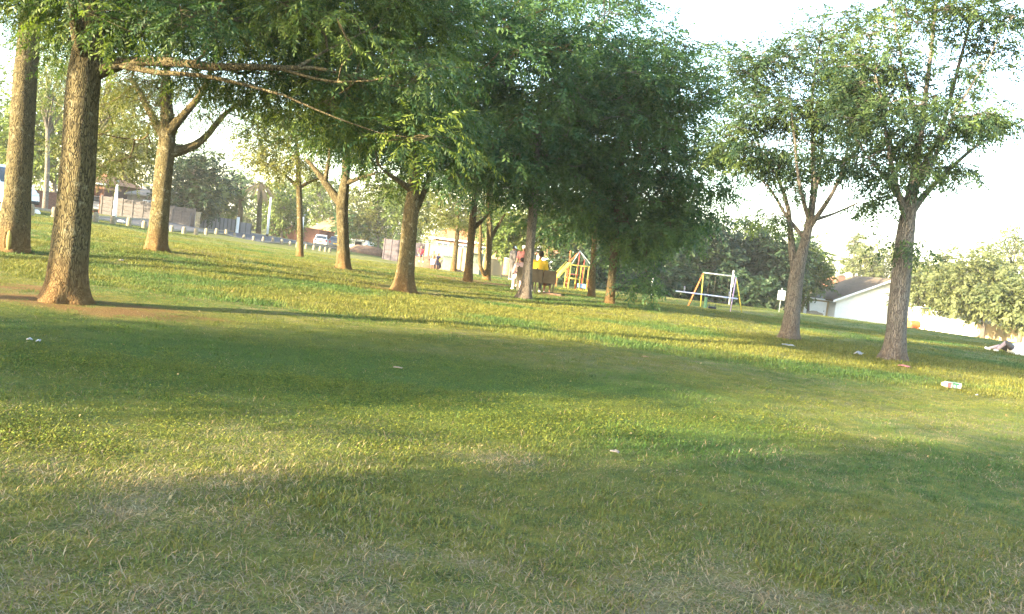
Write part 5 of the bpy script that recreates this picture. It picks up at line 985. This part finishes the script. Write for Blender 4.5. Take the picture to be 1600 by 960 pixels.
def build_grass():
    rng = np.random.default_rng(77); PX = []; zones = [(2.2, 5.5, 560), (5.5, 9, 360), (9, 15, 150), (15, 24, 42), (24, 40, 15), (40, 60, 5)]
    X = []; Y = []
    for a, b, dens in zones:
        wa = .62*b+1.0; n = int(dens*2*wa*(b-a)); y = rng.uniform(a, b, n); x = rng.uniform(-wa, wa, n); k = np.abs(x) < .64*y+1.0; X.append(x[k]); Y.append(y[k])
    X = np.concatenate(X); Y = np.concatenate(Y); n = len(X); dry = dry_field(X, Y); soil = soil_field(X, Y)
    keep = rng.uniform(0, 1, n) > soil*1.05; X, Y, dry = X[keep], Y[keep], dry[keep]; n = len(X); u = rng.uniform(0, 1, n); s_ = -.545*X+.839*Y
    clov = sstep(.40, .6, fbm(X*.7+20, Y*.9+4, 41, 3)+.12*np.exp(-((s_-6.2)/2.2)**2)); g2 = fbm(X*.45+50, Y*.55+9, 43, 4)
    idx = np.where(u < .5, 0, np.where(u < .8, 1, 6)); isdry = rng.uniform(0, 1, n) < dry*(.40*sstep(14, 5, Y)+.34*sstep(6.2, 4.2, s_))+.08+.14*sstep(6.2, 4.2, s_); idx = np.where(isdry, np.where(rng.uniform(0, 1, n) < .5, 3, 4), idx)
    idx = np.where(~isdry & (rng.uniform(0, 1, n) < clov*.75*sstep(5.2, 6.6, s_+1.2*(g2-.5))*sstep(16, 11, Y)), 5, idx); idx = np.where(~isdry & (rng.uniform(0, 1, n) < .05), 2, idx); idx = np.where((Y > 15) & ~isdry, 7, idx)
    green = np.array([.090, .132, .026]); deep_green = np.array([.050, .115, .034]); yel = np.array([.168, .158, .036]); straw = np.array([.31, .25, .145]); strawd = np.array([.18, .145, .085]); clv = np.array([.125, .145, .020])
    t = sstep(.32, .56, g2)[:, None]; col = deep_green*(1-t)+yel*t; col = col*.6+green*.4; shade_green = shade_green_field(X, Y)[:, None]; col = col*(1-.85*shade_green)+np.array([.062, .118, .019])*.8*shade_green; isdry = isdry & (rng.uniform(0, 1, n) > shade_green[:, 0]*.85); idx = np.where(~isdry & ((idx == 3) | (idx == 4)), 0, idx); r1 = rng.uniform(0, 1, n)[:, None]; col = np.where(isdry[:, None], straw*r1+strawd*(1-r1), col); col = np.where((idx == 5)[:, None], clv, col); col = col*rng.uniform(.75, 1.25, n)[:, None]  # the painted shade also deepens the blades and thins the straw
    me = bpy.data.meshes.new('grass'); Z = ground(X, Y) + (fbm(X*.9, Y*.9, 3, 3)-.5)*.05*np.exp(-np.hypot(X, Y)/60); me.vertices.add(n); me.vertices.foreach_set('co', np.stack([X, Y, Z], 1).astype(np.float32).ravel())
    def at_(nm, ty, key, v): a = me.attributes.new(nm, ty, 'POINT'); a.data.foreach_set(key, v)
    at_('gcol', 'FLOAT_COLOR', 'color', np.hstack([col, np.ones((n, 1))]).astype(np.float32).ravel()); at_('rz', 'FLOAT_VECTOR', 'vector', np.stack([np.zeros(n), np.zeros(n), rng.uniform(0, 6.28, n)], 1).astype(np.float32).ravel()); tall = 1+.3*sstep(.5, .75, fbm(X*1.1+8, Y*1.1, 47, 3))
    at_('sz', 'FLOAT', 'value', (rng.uniform(.7, 1.25, n)*tall*np.where(Y > 15, 1.15, 1)).astype(np.float32)); at_('ix', 'INT', 'value', idx.astype(np.int32))
    o = bpy.data.objects.new('grass', me); COL.objects.link(o); tag(o, 'short lawn grass with dry straw and clover between the blades', 'grass', kind='stuff')
    g = bpy.data.node_groups.new('grass_tufts', 'GeometryNodeTree'); g.interface.new_socket('Geometry', in_out='INPUT', socket_type='NodeSocketGeometry'); g.interface.new_socket('Geometry', in_out='OUTPUT', socket_type='NodeSocketGeometry')
    N = g.nodes.new; L = g.links.new; gi = N('NodeGroupInput'); go = N('NodeGroupOutput'); ip = N('GeometryNodeInstanceOnPoints'); jn = N('GeometryNodeJoinGeometry')
    for tf in reversed(TUFTS): oi = N('GeometryNodeObjectInfo'); oi.inputs['Object'].default_value = tf; oi.inputs['As Instance'].default_value = True; L(oi.outputs['Geometry'], jn.inputs[0])
    def na(nm, ty): a = N('GeometryNodeInputNamedAttribute'); a.data_type = ty; a.inputs['Name'].default_value = nm; return next(s for s in a.outputs if s.enabled and s.name == 'Attribute')
    mp = N('GeometryNodeMeshToPoints'); L(gi.outputs[0], mp.inputs[0]); L(mp.outputs[0], ip.inputs['Points']); L(jn.outputs[0], ip.inputs['Instance']); ip.inputs['Pick Instance'].default_value = True; L(na('ix', 'INT'), ip.inputs['Instance Index']); L(na('rz', 'FLOAT_VECTOR'), ip.inputs['Rotation']); L(na('sz', 'FLOAT'), ip.inputs['Scale']); L(ip.outputs[0], go.inputs[0])
    md = o.modifiers.new('tufts', 'NODES'); md.node_group = g; print('grass tufts', n)
build_grass()
def leaf_litter():
    rng = np.random.default_rng(88); n = 520; y = 3.5+30*rng.uniform(0, 1, n); x = rng.uniform(-.62, .62, n)*y; P = np.stack([x, y, ground(x, y)+.035], 1); a = rng.uniform(0, 6.28, n); d = np.stack([np.cos(a), np.sin(a), rng.normal(0, .35, n)], 1); q = np.stack([-np.sin(a), np.cos(a), rng.normal(0, .35, n)], 1); l = (rng.uniform(.006, .016, n)*np.where(y > 12, 1.9, 1))[:, None]; w = l*.5
    V = np.stack([P-d*l, P+q*w+[0, 0, .006], P+d*l, P-q*w], 1).reshape(-1, 3); Q = np.arange(n*4).reshape(n, 4); tag(np_mesh('fallen_leaves', V, [Q], mat('dry_leaf', (.15, .105, .05), .8, .5, 1.5, col2=(.27, .21, .09))), 'dry yellow and brown leaves scattered over the lawn', 'leaves', kind='stuff')
leaf_litter()

# ------------------------------------------------------------------ added haze, standing in for lens glare
def haze(d=HAZE):
    m = bpy.data.materials.new('haze'); m.use_nodes = True; t = m.node_tree
    for n in list(t.nodes): t.nodes.remove(n)
    o = nn(t, 'ShaderNodeOutputMaterial'); v = nn(t, 'ShaderNodeVolumePrincipled'); v.inputs['Color'].default_value = (.95, .95, .93, 1); v.inputs['Density'].default_value = d; v.inputs['Anisotropy'].default_value = .0; t.links.new(v.outputs[0], o.inputs['Volume'])
    mb = MB(); mb.box((0, 800, 5.5), (5200, 5200, 27)); tag(mb.build('haze', m), 'thin pale haze added over the park in place of lens glare', 'haze', kind='stuff')
haze()
